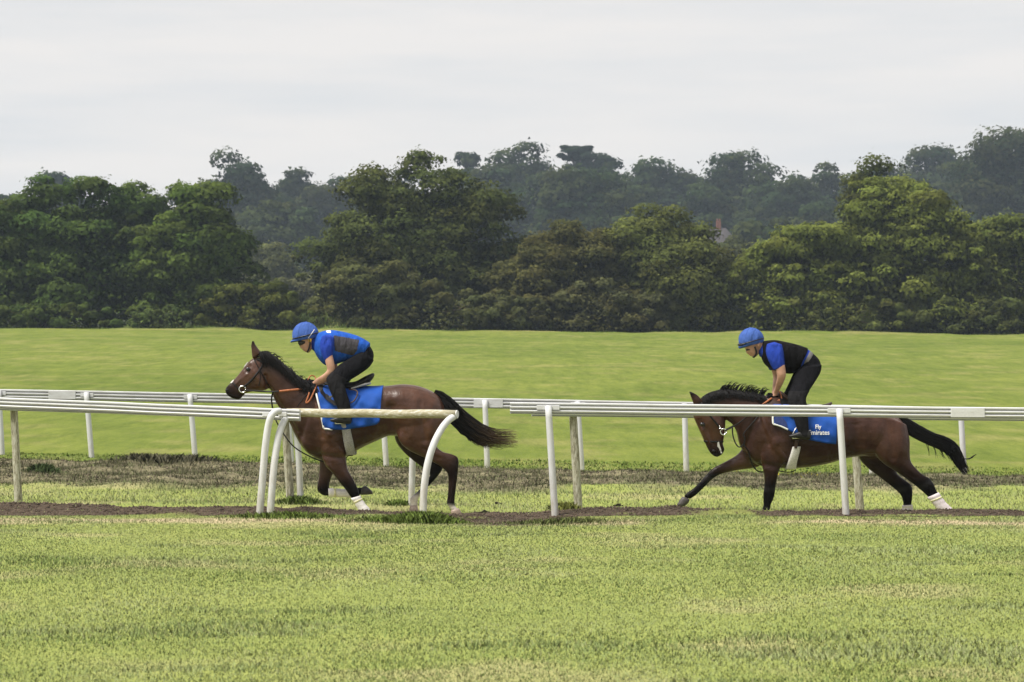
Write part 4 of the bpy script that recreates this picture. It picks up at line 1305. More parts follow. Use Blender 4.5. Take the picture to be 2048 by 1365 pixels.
sd1 = thing('saddle', hp(690, 775), 'black exercise saddle with upturned cantle and grey fleece girth on the leading horse', 'saddle')
fuse('seat', [Loft([(638, 758, 640, 772, .07), (646, 757, 648, 776, .11), (662, 764, 662, 781, .14), (690, 765, 690, 783, .16), (711, 763, 714, 781, .165), (728, 754, 735, 769, .14), (741, 748, 745, 759, .10), (747, 746, 749, 752, .05)], 4, 20)],
     0.01, 3, M['leather'], sd1)
panel('flap', T1, [(637, 771), (652, 768), (672, 772), (688, 782), (690, 800), (684, 812), (672, 811), (655, 799), (643, 785)], 0.046, 0.014, M['leather'], sd1)
v, f = Loft([(703, 775, 705, 780, .19), (716, 771, 718, 776, .19), (730, 766, 732, 772, .17), (741, 765, 741, 769, .13)], 4, 16).mesh()
mk('pad', v, f, M['fleece_white'], sd1)
for sgn in (-1, 1):
    strap('strap', [(700, 779, sgn * .24), (716, 782, sgn * .27), (717, 792, sgn * .30), (711, 802, sgn * .315), (704, 806, sgn * .32)], 0.009, M['brown_leather'], sd1)
    strap('stirrup_leather', [(668, 785, sgn * .31), (676, 805, sgn * .335), (684, 826, sgn * .335)], 0.010, M['brown_leather'], sd1)
girth(T1, [(692, 838, 9), (696, 862, 9), (700, 885, 9.5), (703, 903, 9), (704, 910, 8)], M['fleece'], sd1)
stirrup(sd1, 682, 847, .335, 8, 24, M['metal'])
sd2 = thing('saddle', hp(1600, 800), 'black exercise saddle with white fleece girth on the following horse', 'saddle')
fuse('seat', [Loft([(1554, 785, 1556, 800, .06), (1562, 782, 1566, 802, .10), (1580, 796, 1582, 810, .14), (1610, 808, 1612, 820, .16), (1635, 811, 1638, 824, .16), (1652, 808, 1655, 816, .12), (1663, 804, 1664, 809, .06)], 4, 20)],
     0.01, 3, M['brown_leather'], sd2)
panel('flap', T2, [(1556, 797), (1575, 797), (1600, 806), (1606, 826), (1600, 842), (1588, 842), (1572, 830), (1560, 815)], 0.034, 0.014, M['leather'], sd2)
for sgn in (-1, 1):
    strap('stirrup_leather', [(1582, 812, sgn * .31), (1590, 835, sgn * .33), (1594, 855, sgn * .335)], 0.010, M['leather'], sd2)
    strap('girth_strap', [(1588, 880, sgn * .305), (1587, 888, sgn * .30), (1586, 896, sgn * .295)], 0.022, M['brown_leather'], sd2)
girth(T2, [(1588, 893, 8), (1585, 906, 8.5), (1581, 922, 9), (1579, 933, 10), (1579, 938, 10)], M['fleece_white'], sd2)
strap('girth_loop', [(1536, 934, -.10), (1548, 939, -.12), (1562, 943, -.12), (1578, 944, -.12), (1590, 940, -.12)], 0.007, M['leather'], sd2)
strap('girth_loop', [(690, 922, -.10), (697, 912, -.12), (706, 911, -.13), (709, 906, -.14)], 0.006, M['leather'], sd1)
stirrup(sd2, 1587, 876, .335, 8, 22, M['metal'])
# ------------------------------------------------------------------ riders
t = NT('skin')
n = t.noise(18, 4)
t.color(t.ramp(n, [(0.3, (0.40, 0.22, 0.15)), (0.7, (0.52, 0.30, 0.21))]))
M['skin'] = t.set(0.5, 0.35)
def fabric(name, c, rough=0.85, var=0.2):
    t = NT(name)
    n = t.noise(16, 4, 0.6, stretch=(1, 1, 0.5))
    t.color(t.ramp(n, [(0.3, tuple(x * (1 - var) for x in c)), (0.7, tuple(x * (1 + var) for x in c))]))
    t.bump(t.noise(13, 4, 0.55, stretch=(1.2, 1, 0.45)), 0.9, 0.045)
    return t.set(rough, 0.08)
M['blue_vest'] = fabric('blue_vest', (0.018, 0.082, 0.38))
M['blue_shirt'] = fabric('blue_shirt', (0.018, 0.045, 0.29))
M['grey_panel'] = fabric('grey_panel', (0.055, 0.052, 0.060))
M['black_fabric'] = fabric('black_fabric', (0.0065, 0.0065, 0.008))
M['dark_chaps'] = fabric('dark_chaps', (0.013, 0.0125, 0.0135))
M['black_vest'] = fabric('black_vest', (0.0055, 0.005, 0.0055))
M['blue_cap'] = fabric('blue_cap', (0.055, 0.110, 0.35), 0.8, 0.08)
M['black_plastic'] = plain('black_plastic', (0.012, 0.012, 0.014), 0.3, 0.5, 0.2, 30)
M['boot'] = plain('boot', (0.010, 0.0095, 0.0095), 0.45, 0.4, 0.3, 30, 0.3)
M['yellow_patch'] = plain('yellow_patch', (0.62, 0.36, 0.03), 0.7, 0.2, 0.3, 60)
M['belt'] = plain('grey_belt', (0.12, 0.115, 0.115), 0.7, 0.2, 0.2, 40)
M['white_mark'] = plain('white_mark', (0.72, 0.72, 0.72), 0.8, 0.2, 0.1, 40)

def in_poly(x, y, poly):
    c = False
    n = len(poly)
    for i_ in range(n):
        x1, y1 = poly[i_]; x2, y2 = poly[(i_ + 1) % n]
        if (y1 > y) != (y2 > y) and x < (x2 - x1) * (y - y1) / (y2 - y1) + x1: c = not c
    return c

def to_px(v):
    return v.x * S_H + 1024, (CAM_H - v.z) * S_H + HZ

def cap_shell(name, c, rx, rz, ry, cut, mat, root, off=0.0):
    """helmet dome: ellipsoid above a slanting plane; c in px, radii m; cut = ((x,y),(x,y)) px line"""
    ctr = hp(*c)
    bm = bmesh.new()
    bmesh.ops.create_uvsphere(bm, u_segments=28, v_segments=20, radius=1)
    for v in bm.verts:
        v.co = Vector((v.co.x * (rx + off), v.co.y * (ry + off), v.co.z * (rz + off))) + ctr
    a_, b_ = hp(*cut[0]), hp(*cut[1])
    d = (b_ - a_).normalized()
    nrm = Vector((-d.z, 0, d.x))
    if nrm.z < 0: nrm = -nrm
    bmesh.ops.bisect_plane(bm, geom=bm.verts[:] + bm.edges[:] + bm.faces[:], plane_co=a_, plane_no=nrm, clear_inner=True)
    o_ = origin_of(root)
    for v in bm.verts: v.co -= o_
    me = bpy.data.meshes.new(name); bm.to_mesh(me); bm.free()
    o = link_mesh(name, me, mat, root)
    md = o.modifiers.new('shell', 'SOLIDIFY'); md.thickness = 0.014; md.offset = -1
    return o

def ellipse_strap(name, c, rx, rz, ry, line, r, mat, root, a0=0, a1=2 * math.pi, off=0.004):
    """strap lying on the helmet where a slanting plane cuts it"""
    ctr = hp(*c)
    a_, b_ = hp(*line[0]), hp(*line[1])
    pts = []
    d = (b_ - a_)
    for k in range(41):
        th = a0 + (a1 - a0) * k / 40
        # walk in plane: x along d, depth along Y
        lo, hi = 0, 0.4
        u_ = d.normalized() * math.cos(th) + Vector((0, 1, 0)) * math.sin(th)
        mid_ = (a_ + b_) / 2
        for _ in range(22):
            m_ = (lo + hi) / 2
            p = mid_ + u_ * m_ - ctr
            if (p.x / (rx + off)) ** 2 + (p.y / (ry + off)) ** 2 + (p.z / (rz + off)) ** 2 < 1: lo = m_
            else: hi = m_
        pts.append(mid_ + u_ * lo)
    return tube(name, pts, r, mat, root, 8)

def glove(root, cx, cy, lat, sgn):
    """closed fist round the rein: palm, four curled fingers of different length, thumb on top"""
    ctr = hp(cx, cy, lat)
    ex = []
    palm = [(0.062, 0.030, 0.026), (0.035, 0.040, 0.030), (0.0, 0.044, 0.030), (-0.030, 0.042, 0.026)]
    seg = 12
    vs, fs = [], []
    for (x, hz, hy) in palm:
        for s in range(seg):
            a_ = 2 * math.pi * s / seg
            vs.append((ctr.x + x, ctr.y + math.sin(a_) * hy, ctr.z + math.cos(a_) * hz))
    for k in range(len(palm) - 1):
        for s in range(seg):
            s2 = (s + 1) % seg
            fs.append((k * seg + s, k * seg + s2, (k + 1) * seg + s2, (k + 1) * seg + s))
    fs.append(tuple(range(seg))); fs.append(tuple(range((len(palm) - 1) * seg, len(palm) * seg))[::-1])
    ex.append((vs, fs))
    for k, ln in enumerate((0.95, 1.05, 1.0, 0.85)):
        z = ctr.z + 0.030 - 0.0205 * k
        o_ = sgn
        pts = [Vector((ctr.x - 0.02, ctr.y + o_ * 0.020, z)), Vector((ctr.x - 0.048 * ln, ctr.y + o_ * 0.024, z - .002)), Vector((ctr.x - 0.070 * ln, ctr.y + o_ * 0.004, z - .004)),
               Vector((ctr.x - 0.058 * ln, ctr.y - o_ * 0.024, z - .005)), Vector((ctr.x - 0.030, ctr.y - o_ * 0.030, z - .004))]
        ex.append(tube_pts(pts, [.0105, .011, .0105, .010, .008], 8))
    pts = [Vector((ctr.x + 0.020, ctr.y - sgn * 0.022, ctr.z + 0.020)), Vector((ctr.x - 0.006, ctr.y - sgn * 0.026, ctr.z + 0.042)), Vector((ctr.x - 0.036, ctr.y - sgn * 0.014, ctr.z + 0.048)), Vector((ctr.x - 0.056, ctr.y - sgn * 0.004, ctr.z + 0.046))]
    ex.append(tube_pts(pts, [.012, .012, .011, .008], 8))
    return fuse('glove', [], 0.0045, 1, M['black_fabric'], root, ex)

def mirror(st):
    return [s[:5] + (-s[5],) + s[6:] for s in st]

def shrink(st, k):
    out = []
    for s in st:
        mx, my = (s[0] + s[2]) / 2, (s[1] + s[3]) / 2
        out.append((mx + (s[0] - mx) * k, my + (s[1] - my) * k, mx + (s[2] - mx) * k, my + (s[3] - my) * k, s[4] * k) + tuple(s[5:]))
    return out

def rider(label, D, loc):
    root = thing('person', hp(*loc), label, 'person')
    sk = [Loft(D['head'], 4, 20, 2.2), Loft(D['nose'], 3, 10, 2.0), Loft(D['brow'], 3, 12, 2.0), Loft(D['lips'], 3, 10, 2.0), Loft(D['neck'], 4, 16, 2.0), Loft(shrink(D['torso'], .86), 4, 20, 2.3), Loft(shrink(D['hips'], .86), 4, 20, 2.3)]
    for st in (D['arm'], mirror(D['arm'])):
        sk.append(Loft(st, 4, 14, 2.0))
    for st in (D['leg'], mirror(D['leg'])):
        sk.append(Loft(shrink(st, .8), 4, 14, 2.0))
    for st in (D['sleeve'], mirror(D['sleeve'])):
        sk.append(Loft(shrink(st, .75), 4, 14, 2.0))
    ears = [([(D['ear'][0] - 3, D['ear'][1] - 5, D['ear'][0] + 4, D['ear'][1] - 5, .012), (D['ear'][0] - 4, D['ear'][1], D['ear'][0] + 4, D['ear'][1], .014), (D['ear'][0] - 2, D['ear'][1] + 5, D['ear'][0] + 2, D['ear'][1] + 5, .010)], s_ * D['ear'][2]) for s_ in (-1, 1)]
    for st, la in ears: sk.append(Loft(st, 3, 10, 2, la))
    fuse('body', sk, 0.007, 2, M['skin'], root)
    # shirt: torso and short sleeves
    sh = [Loft(shrink(D['torso'], .95), 4, 22, 2.4), Loft(D['collar'], 4, 16, 2.0)]
    for st in (D['sleeve'], mirror(D['sleeve'])): sh.append(Loft(st, 4, 16, 2.1))
    if 'waist' in D: sh.append(Loft(D['waist'], 4, 20, 2.3))
    fuse('shirt', sh, 0.009, 2, M['blue_shirt'], root)
    vest = fuse('vest', [Loft(D['vest'], 4, 26, 2.5)], 0.009, 2, [M[m] for m in D['vest_mats']], root)
    o_ = origin_of(vest)
    for p in vest.data.polygons:
        x, y = to_px(p.center + o_)
        lat = (p.center + o_).y - YH
        for mi, poly, lo in D.get('vest_patches', []):
            if in_poly(x, y, poly) and abs(lat) >= lo: p.material_index = mi
    # trousers: hips and thighs; chaps or boots below
    tr = [Loft(D['hips'], 4, 22, 2.3)]
    for st in (D['leg'], mirror(D['leg'])): tr.append(Loft(st[:D['leg_split'] + 1], 4, 18, 2.1))
    fuse('trousers', tr, 0.010, 3, M['black_fabric'], root)
    for sg, st in ((-1, D['leg']), (1, mirror(D['leg']))):
        fuse('chap', [Loft(st[D['leg_split'] - 1:], 4, 18, 2.1, 0, 0.004)], 0.008, 2, M['dark_chaps'], root)
        ft = [s[:5] + (sg * abs(s[5]),) for s in D['foot']]
        fuse('boot', [Loft(ft, 4, 16, 2.4)], 0.007, 1, M['boot'], root)
        glove(root, D['hand'][0], D['hand'][1] + (0 if sg < 0 else -2), sg * D['hand'][2], sg)
    # helmet
    c, rx, rz, ry, cut = D['helmet']
    he = cap_shell('helmet', c, rx, rz, ry, cut, M['blue_cap'], root)
    v, f = Loft(D['peak'], 4, 14, 2.0).mesh()
    mk('peak', v, f, M['blue_cap'], he)
    top = D['button']
    v, f = Loft([(top[0] - 2.5, top[1] + 1, top[0] + 2.5, top[1] + 1, .014), (top[0] - 1.5, top[1] - 1, top[0] + 1.5, top[1] - 1, .009)], 2, 10).mesh()
    mk('button', v, f, M['blue_cap'], he)
    # seams of the cap cover
    for a_ in (0.0, 1.05, 2.1):
        ctr = hp(*c)
        pts = []
        for k in range(25):
            th = 0.15 + (math.pi - 0.3) * k / 24
            p = Vector((math.cos(th) * math.cos(a_) * rx, math.cos(th) * math.sin(a_) * ry, math.sin(th) * rz)) * 1.004 + ctr
            pts.append(p)
        d_ = hp(*cut[1]) - hp(*cut[0]); nn = Vector((-d_.z, 0, d_.x))
        if nn.z < 0: nn = -nn
        pts = [p for p in pts if (p - hp(*cut[0])).dot(nn) > 0.0]
        tube('seam', pts, 0.0022, M['blue_cap'], he, 6)
    for (nm, kind, arg, r_, mt) in D['straps']:
        if kind == 'ring':
            ellipse_strap(nm, c, rx, rz, ry, arg, r_, M[mt], root)
        else:
            for sg in (-1, 1):
                P = catmull([(x, y, sg * l) for (x, y, l) in arg], 4)
                tube(nm, [hp(*p) for p in P], r_, M[mt], root, 8)
    for (nm, st, mt) in D['extras']:
        v, f = Loft(st, 4, 14, 2.4).mesh()
        mk(nm, v, f, M[mt], root)
    return root

R1 = dict(
    head=[(594, 662, 632, 658, .070), (595, 674, 633, 668, .078), (597, 684, 631, 678, .076), (600, 691, 628, 686, .070), (604, 698, 627, 692, .064), (609, 703, 625, 697, .054), (614, 706, 622, 701, .034)],
    nose=[(597, 686, 603, 685, .011), (599, 693, 606, 691, .016), (601, 697, 608, 695, .018), (605, 698, 609, 697, .012)],
    brow=[(594, 680, 600, 679, .05), (595, 683, 601, 682, .052), (597, 685, 602, 684, .045)],
    lips=[(604, 699, 610, 698, .018), (605.5, 701, 611, 700, .024), (608, 703, 612, 702, .02)],
    neck=[(616, 680, 634, 668, .058), (622, 690, 642, 676, .062), (632, 700, 652, 680, .075)],
    collar=[(617, 686, 637, 668, .066), (624, 700, 640, 666, .078), (634, 704, 648, 668, .10)],
    torso=[(632, 670, 628, 703, .08), (645, 664, 637, 719, .15), (662, 662, 650, 731, .195), (684, 665, 672, 728, .19), (704, 670, 696, 720, .175), (722, 676, 716, 715, .165), (738, 688, 729, 710, .15)],
    vest=[(634, 668, 629, 704, .095), (645, 663, 637, 718, .16), (662, 660.5, 651, 731, .205), (684, 663.5, 672, 729, .20), (704, 668.5, 696, 721, .185), (722, 675, 715, 716, .175), (740, 686, 728, 712, .16)],
    vest_mats=['blue_vest', 'grey_panel', 'white_mark'],
    vest_patches=[(1, [(669, 672), (690, 675), (720, 681), (716, 702), (708, 712), (694, 709), (672, 703)], 0.09), (2, [(652, 661), (662, 660), (663, 667), (655, 666)], 0.06)],
    sleeve=[(646, 673, 671, 676, .075, -.165), (642, 689, 671, 692, .078, -.205), (645, 706, 669, 704, .068, -.225), (651, 722, 668, 712, .055, -.235)],
    arm=[(650, 690, 667, 690, .05, -.20), (651, 710, 667, 706, .046, -.235), (654, 727, 671, 724, .045, -.25), (657, 740, 673, 738, .043, -.25), (652, 747, 670, 752, .041, -.24), (643, 753, 656, 764, .037, -.20), (634, 758, 643, 770, .031, -.14), (628, 763, 634, 772, .027, -.095), (624, 765, 628, 773, .025, -.08)],
    hand=(619, 768, .075),
    hips=[(738, 690, 726, 714, .155), (746, 703, 718, 726, .165), (747, 717, 710, 736, .165), (738, 731, 706, 738, .14)],
    leg=[(722, 702, 747, 721, .095, -.09), (701, 717, 737, 735, .095, -.14), (682, 729, 716, 750, .085, -.21), (668, 744, 699, 760, .078, -.27), (657, 757, 692, 768, .068, -.305), (660, 771, 693, 773, .058, -.325), (667, 789, 697, 788, .055, -.34), (675, 806, 703, 806, .05, -.345), (681, 822, 704, 824, .045, -.345), (683, 838, 703, 840, .042, -.345)],
    leg_split=4,
    foot=[(706, 832, 705, 847, .036, .345), (698, 826, 698, 848, .042, .345), (686, 828, 686, 847, .045, .345), (674, 835, 674, 845, .043, .345), (665, 838, 665, 843, .03, .345)],
    ear=(621, 683, .078),
    helmet=((611, 671), 26.5 / S_H, 26.5 / S_H, .118, ((584, 685), (638, 675))),
    peak=[(581, 683, 582, 686, .05), (586, 680, 587, 685, .085), (594, 679, 595, 684, .10), (604, 678, 604, 683, .08)],
    button=(612, 645),
    straps=[('band', 'ring', ((585, 679), (634, 667)), .0075, 'black_plastic'),
            ('chin_strap', 'line', [(620, 679, .098), (621, 688, .086), (619, 697, .072), (615, 705, .04)], .010, 'black_plastic'),
            ('cord', 'line', [(630, 660, .098), (624, 669, .113), (617, 678, .106)], .0045, 'white_mark')],
    extras=[('goggles', [(597, 681, 599, 692, .062), (603, 680, 604, 692, .078), (611, 681, 611, 689, .082)], 'black_plastic'),
            ('ear_badge', [(617, 676, 619, 685, .006, -.094), (621, 676, 622, 685, .008, -.095), (624, 678, 624, 682, .005, -.092)], 'yellow_patch')])
rider('rider in blue cap and blue vest with grey side panels crouched on the leading horse', R1, (690, 770))

R2 = dict(
    head=[(1484, 676, 1523, 670, .070), (1487, 686, 1523, 680, .078), (1490, 694, 1521, 690, .076), (1493, 701, 1519, 697, .070), (1497, 707, 1518, 703, .063), (1502, 712, 1517, 708, .052), (1507, 715, 1514, 712, .033)],
    nose=[(1490, 697, 1496, 696, .011), (1492, 704, 1499, 702, .016), (1494, 708, 1501, 706, .018), (1498, 709, 1502, 708, .012)],
    brow=[(1488, 691, 1494, 690, .05), (1489, 695, 1495, 694, .052), (1491, 697, 1496, 696, .045)],
    lips=[(1497, 709, 1503, 708, .018), (1498.5, 711, 1504, 710, .024), (1501, 713, 1505, 712, .02)],
    neck=[(1510, 694, 1526, 682, .058), (1516, 702, 1532, 690, .062), (1524, 710, 1540, 692, .075)],
    collar=[(1516, 702, 1529, 684, .064), (1519, 713, 1533, 684, .074), (1526, 716, 1540, 686, .10)],
    torso=[(1524, 686, 1520, 712, .08), (1534, 684, 1528, 722, .15), (1550, 683, 1542, 736, .195), (1572, 687, 1561, 742, .195), (1594, 692, 1578, 744, .18), (1610, 698, 1590, 742, .165), (1622, 706, 1600, 736, .155)],
    vest=[(1526, 683, 1523, 716, .10), (1534, 681.5, 1529, 728, .16), (1551, 680.5, 1541, 738, .205), (1573, 684.5, 1560, 745, .205), (1596, 690, 1577, 748, .195), (1615, 696.5, 1588, 747, .185)],
    vest_mats=['black_vest'],
    waist=[(1606, 696, 1586, 742, .165), (1617, 700, 1594, 738, .16), (1624, 706, 1601, 732, .155)],
    sleeve=[(1531, 689, 1561, 690, .075, -.165), (1528, 704, 1564, 705, .078, -.205), (1533, 722, 1565, 719, .070, -.225), (1543, 741, 1566, 731, .058, -.235)],
    arm=[(1535, 705, 1560, 705, .05, -.20), (1543, 728, 1564, 722, .05, -.235), (1548, 744, 1567, 741, .047, -.245), (1550, 754, 1567.5, 753, .045, -.24), (1549, 765, 1564, 765, .040, -.20), (1547, 777, 1559, 777, .033, -.14), (1545, 787, 1555, 786, .027, -.09), (1543, 793, 1553, 792, .026, -.08)],
    hand=(1545, 797, .075),
    hips=[(1624, 706, 1603, 732, .155), (1637, 718, 1598, 744, .165), (1642, 733, 1592, 752, .165), (1638, 746, 1590, 756, .14)],
    leg=[(1592, 738, 1642, 730, .10, -.09), (1587, 750, 1639, 745, .097, -.12), (1580, 768, 1627, 764, .088, -.18), (1574, 783, 1614, 782, .078, -.25), (1570, 797, 1606, 798, .070, -.30), (1574, 813, 1608, 813, .060, -.325), (1580, 830, 1609, 830, .055, -.34), (1585, 848, 1610, 848, .05, -.345), (1590, 862, 1611, 864, .047, -.345), (1592, 870, 1611, 874, .044, -.345)],
    leg_split=4,
    foot=[(1614, 862, 1613, 879, .036, .345), (1606, 858, 1606, 879, .042, .345), (1594, 862, 1594, 877, .045, .345), (1581, 867, 1581, 875, .043, .345), (1572, 870, 1572, 874, .03, .345)],
    ear=(1516, 690, .078),
    helmet=((1502.5, 681), 25.5 / S_H, 25 / S_H, .116, ((1478, 697), (1527, 685))),
    peak=[(1477, 693, 1479, 698, .05), (1483, 690, 1484, 697, .085), (1491, 689, 1492, 695, .10), (1500, 688, 1500, 693, .08)],
    button=(1500, 656.5),
    straps=[('band', 'ring', ((1478, 690), (1527, 677)), .0065, 'black_plastic'),
            ('chin_strap', 'line', [(1508, 694, .09), (1511, 702, .08), (1511, 709, .066), (1507, 715, .036)], .012, 'black_plastic')],
    extras=[('goggles', [(1475, 688, 1478, 694, .045), (1480, 687, 1482, 694, .085), (1488, 685, 1489, 690, .108)], 'black_plastic'),
            ('eye', [(1492, 699, 1492, 702, .058), (1495, 698, 1496, 702, .068), (1499, 699, 1499, 701, .071)], 'black_plastic'),  # dark band draws the eyes together with the shadow over them
            ('belt', [(1619, 702, 1601, 733, .162), (1623, 704, 1605, 734, .163), (1626, 707, 1607, 735, .162)], 'belt')])
rider('rider in blue cap and black vest standing in the stirrups of the following horse', R2, (1600, 795))
# ------------------------------------------------------------------ trees
def leaves_mesh(pos, nrm, size, elong, col, shade=None):
    n = len(pos)
    nrm = nrm / np.maximum(np.linalg.norm(nrm, axis=1, keepdims=True), 1e-6)
    ref = rng.normal(size=(n, 3))
    u_ = np.cross(nrm, ref); u_ /= np.maximum(np.linalg.norm(u_, axis=1, keepdims=True), 1e-6)
    v_ = np.cross(nrm, u_)
    s = size[:, None]
    V = np.empty((n, 3, 3))
    V[:, 0] = pos - u_ * s * 0.62
    V[:, 1] = pos + u_ * s * 0.40 - v_ * s * 0.62 * elong
    V[:, 2] = pos + u_ * s * 0.45 + v_ * s * 0.62 * elong
    me = fast_mesh('crown', V.reshape(-1, 3), 3, np.arange(n * 3))
    point_color(me, 'tint', np.repeat(col, 3, 0))
    if shade is not None:
        point_vector(me, 'lie', np.repeat(shade, 3, 0))
    return me

def make_tree(name, label, cat, px, top, hw, Y, n, leaf, col, puffs, group, base_py=None, squash=0.7, low=0.06, taper=0.35, rag=1.0, yd=0.75, ps=(0.17, 0.30), warm=0.15, trunk=True, round_=2.3):
    s = FPX / Y
    X = (px - 1024) / s
    zb = float(gz(X, Y)) - 0.05
    h = CAM_H - (top - HZ) / s - zb
    rw = hw / s * 1.24
    n = int(n * 1.45)
    k0 = puffs; puffs = int(puffs * 1.5)
    root = thing(name, (X, Y, zb), label, cat, group)
    # puffs: clumps of foliage spread over a superellipsoid crown
    k = puffs
    # dome profile: full width near the ground, rounded shoulders, uneven top
    # the crown is several leaders of different height and reach, so its outline is uneven
    nl = 5 if hw / s > 2.5 else 3
    lx = np.concatenate([[rng.uniform(-.12, .12)], rng.uniform(-.58, .58, nl - 1)]) * rw
    ly = np.concatenate([[0], rng.uniform(-.4, .4, nl - 1)]) * rw * yd
    lh = np.concatenate([[1.0], rng.uniform(0.72, 0.98, nl - 1)]) * h
    lw = np.concatenate([[0.80], rng.uniform(0.45, 0.65, nl - 1)]) * rw
    lx[1:] = np.sign(lx[1:]) * np.minimum(np.abs(lx[1:]), rw - lw[1:])
    # two low skirts carry the full width
    lx = np.concatenate([lx, [-0.5 * rw, 0.5 * rw]]); ly = np.concatenate([ly, [0, 0]])
    lh = np.concatenate([lh, rng.uniform(.6, .8, 2) * h]); lw = np.concatenate([lw, [.5 * rw, .5 * rw]])
    wl = lh * lw; wl = wl / wl.sum()
    L = rng.choice(len(lx), k, p=wl)
    zf = rng.uniform(0.02, 1.0, k) ** 0.85
    if k < 160: zf = zf * 0.90; lh = lh * 1.09
    prof = np.where(zf > 0.32, np.sqrt(np.clip(1 - ((zf - 0.32) / 0.70) ** round_, 0, 1)), 0.88 + 0.12 * zf / 0.32)
    prof = prof * (1 - taper * 0.3 * zf)
    pr = rng.uniform(ps[0], ps[1], k) * 1.25 * min(rw, h * 0.6) * rng.choice([0.45, 0.7, 1.0, 1.2], k)
    if k < 160: pr = np.where(zf > 0.68, np.maximum(pr, 0.24 * min(rw, h * 0.6)), pr)
    th = rng.uniform(0, 2 * np.pi, k)
    rad = np.where(rng.uniform(0, 1, k) < 0.78, rng.uniform(0.82, 1.05, k), rng.uniform(0.1, 0.8, k))
    ctr = np.empty((k, 3))
    ctr[:, 0] = lx[L] + np.cos(th) * np.maximum(lw[L] * prof - pr * 0.7, 0.05) * rad
    ctr[:, 1] = ly[L] + np.sin(th) * np.maximum(lw[L] * prof - pr * 0.7, 0.05) * rad * yd
    ctr[:, 2] = low * h + zf * ((1 - low) * lh[L] - pr * squash * 0.9)
    wgt = pr ** 2; wgt /= wgt.sum()
    pick = rng.choice(k, n, p=wgt)
    e = rng.normal(size=(n, 3)); e /= np.linalg.norm(e, axis=1, keepdims=True)
    e[:, 2] = np.where((e[:, 2] < -0.15) & (rng.uniform(0, 1, n) < 0.65), -e[:, 2], e[:, 2])
    lump = 1 + 0.34 * rag * np.sin(e[:, 0] * 5 + pick * 1.7) * np.sin(e[:, 1] * 4 + pick) * np.sin(e[:, 2] * 5 + pick * 0.6)
    rr = pr[pick] * lump * (0.72 + 0.34 * rng.uniform(0, 1, n) ** 0.7)
    stray = rng.uniform(0, 1, n) < 0.03 * rag
    rr = np.where(stray, rr * rng.uniform(1.05, 1.35, n), rr)
    P = ctr[pick] + e * rr[:, None] * np.array([1, 1, squash])
    P[:, 2] = np.maximum(P[:, 2], rng.uniform(0.0, 0.35, n))
    nr = e * 0.9 + np.array([0, 0, 0.5]) + rng.normal(size=(n, 3)) * 0.4
    # loose filling leaves between the clumps
    fl_ = rng.uniform(0, 1, n) < 0.09
    zq = rng.uniform(0.01, 0.75, n)
    pq = np.where(zq > 0.3, np.sqrt(np.clip(1 - ((zq - 0.3) / 0.6), 0, 1)), 1.0) * 0.72
    tq, rq = rng.uniform(0, 2 * np.pi, n), np.sqrt(rng.uniform(0, 1, n))
    Q = np.stack([np.cos(tq) * rq * pq * rw, np.sin(tq) * rq * pq * rw * yd, (low + zq * (1 - low)) * h], 1)
    P = np.where(fl_[:, None], Q, P)
    base = np.array(col)
    pc = base[None] * (0.68 + 0.64 * rng.uniform(0, 1, (k, 1)))
    w_ = rng.uniform(0, 1, (k, 1)) * warm
    pc = pc * (1 - w_) + np.array([0.16, 0.11, 0.03]) * w_ * 0.9
    C = pc[pick] * 1.5 * rng.uniform(0.80, 1.22, (n, 1))
    me = leaves_mesh(P, nr, leaf * rng.uniform(0.6, 1.4, n), rng.uniform(0.6, 1.0, (n, 1)), C, e * 1.25 + np.stack([P[:, 0] / rw, P[:, 1] / (rw * yd), np.full(n, 0.15)], 1) * 0.45 + rng.normal(size=(n, 3)) * 0.30)
    link_mesh('crown', me, M['leaf'], root, False)
    if trunk:
        r0 = max(0.12, 0.022 * h)
        bm_v, bm_f = tube_pts([Vector((0.0, 0, -0.2)), Vector((0.1 * r0, 0, 0.18 * h)), Vector((0.5 * r0, 0.2 * r0, 0.42 * h)), Vector((-0.2 * r0, 0, 0.62 * h)), Vector((0, 0.1, 0.8 * h))],
                              [r0 * 1.25, r0, r0 * 0.7, r0 * 0.4, r0 * 0.12], 9)
        V, F = list(bm_v), list(bm_f)
        for q in range(min(16, k)):
            st = Vector((0.2 * r0, 0, h * rng.uniform(0.12, 0.55)))
            en = Vector(tuple(ctr[q]))
            md_ = (st + en) / 2 + Vector((0, 0, 0.06 * h))
            v2, f2 = tube_pts([st, md_, en], [r0 * 0.42, r0 * 0.25, r0 * 0.07], 6)
            b = len(V); V += v2; F += [tuple(b + x for x in f_) for f_ in f2]
        me2 = bpy.data.meshes.new('trunk'); me2.from_pydata([tuple(v) for v in V], [], F); me2.update()
        link_mesh('trunk', me2, M['bark'], root)
    return root

G1 = 'trees along the top edge of the field'
DK, OL, BR, YG = (0.040, 0.069, 0.016), (0.046, 0.061, 0.018), (0.056, 0.060, 0.022), (0.092, 0.114, 0.024)
LV = 0.27
make_tree('broadleaf_tree', 'dense dark green tree cut off by the left edge of the photo', 'tree', 0, 385, 150, 206, 34000, LV, DK, 70, G1, squash=0.55, ps=(.15, .26))
make_tree('broadleaf_tree', 'tall dark green domed tree second from the left edge', 'tree', 175, 346, 165, 208, 52000, LV, DK, 110, G1, squash=0.55, taper=.3, ps=(.13, .24))
make_tree('broadleaf_tree', 'dark green rounded tree with bright tips left of the leading rider', 'tree', 390, 357, 112, 205, 38000, LV, (0.048, 0.078, 0.016), 90, G1, squash=0.55, taper=.3, ps=(.15, .28))
make_tree('shrub', 'low yellow green shrub to the left of the leading rider', 'shrub', 515, 560, 100, 202, 15000, 0.22, (0.060, 0.075, 0.018), 60, G1, low=0, ps=(.14, .26), taper=.5)
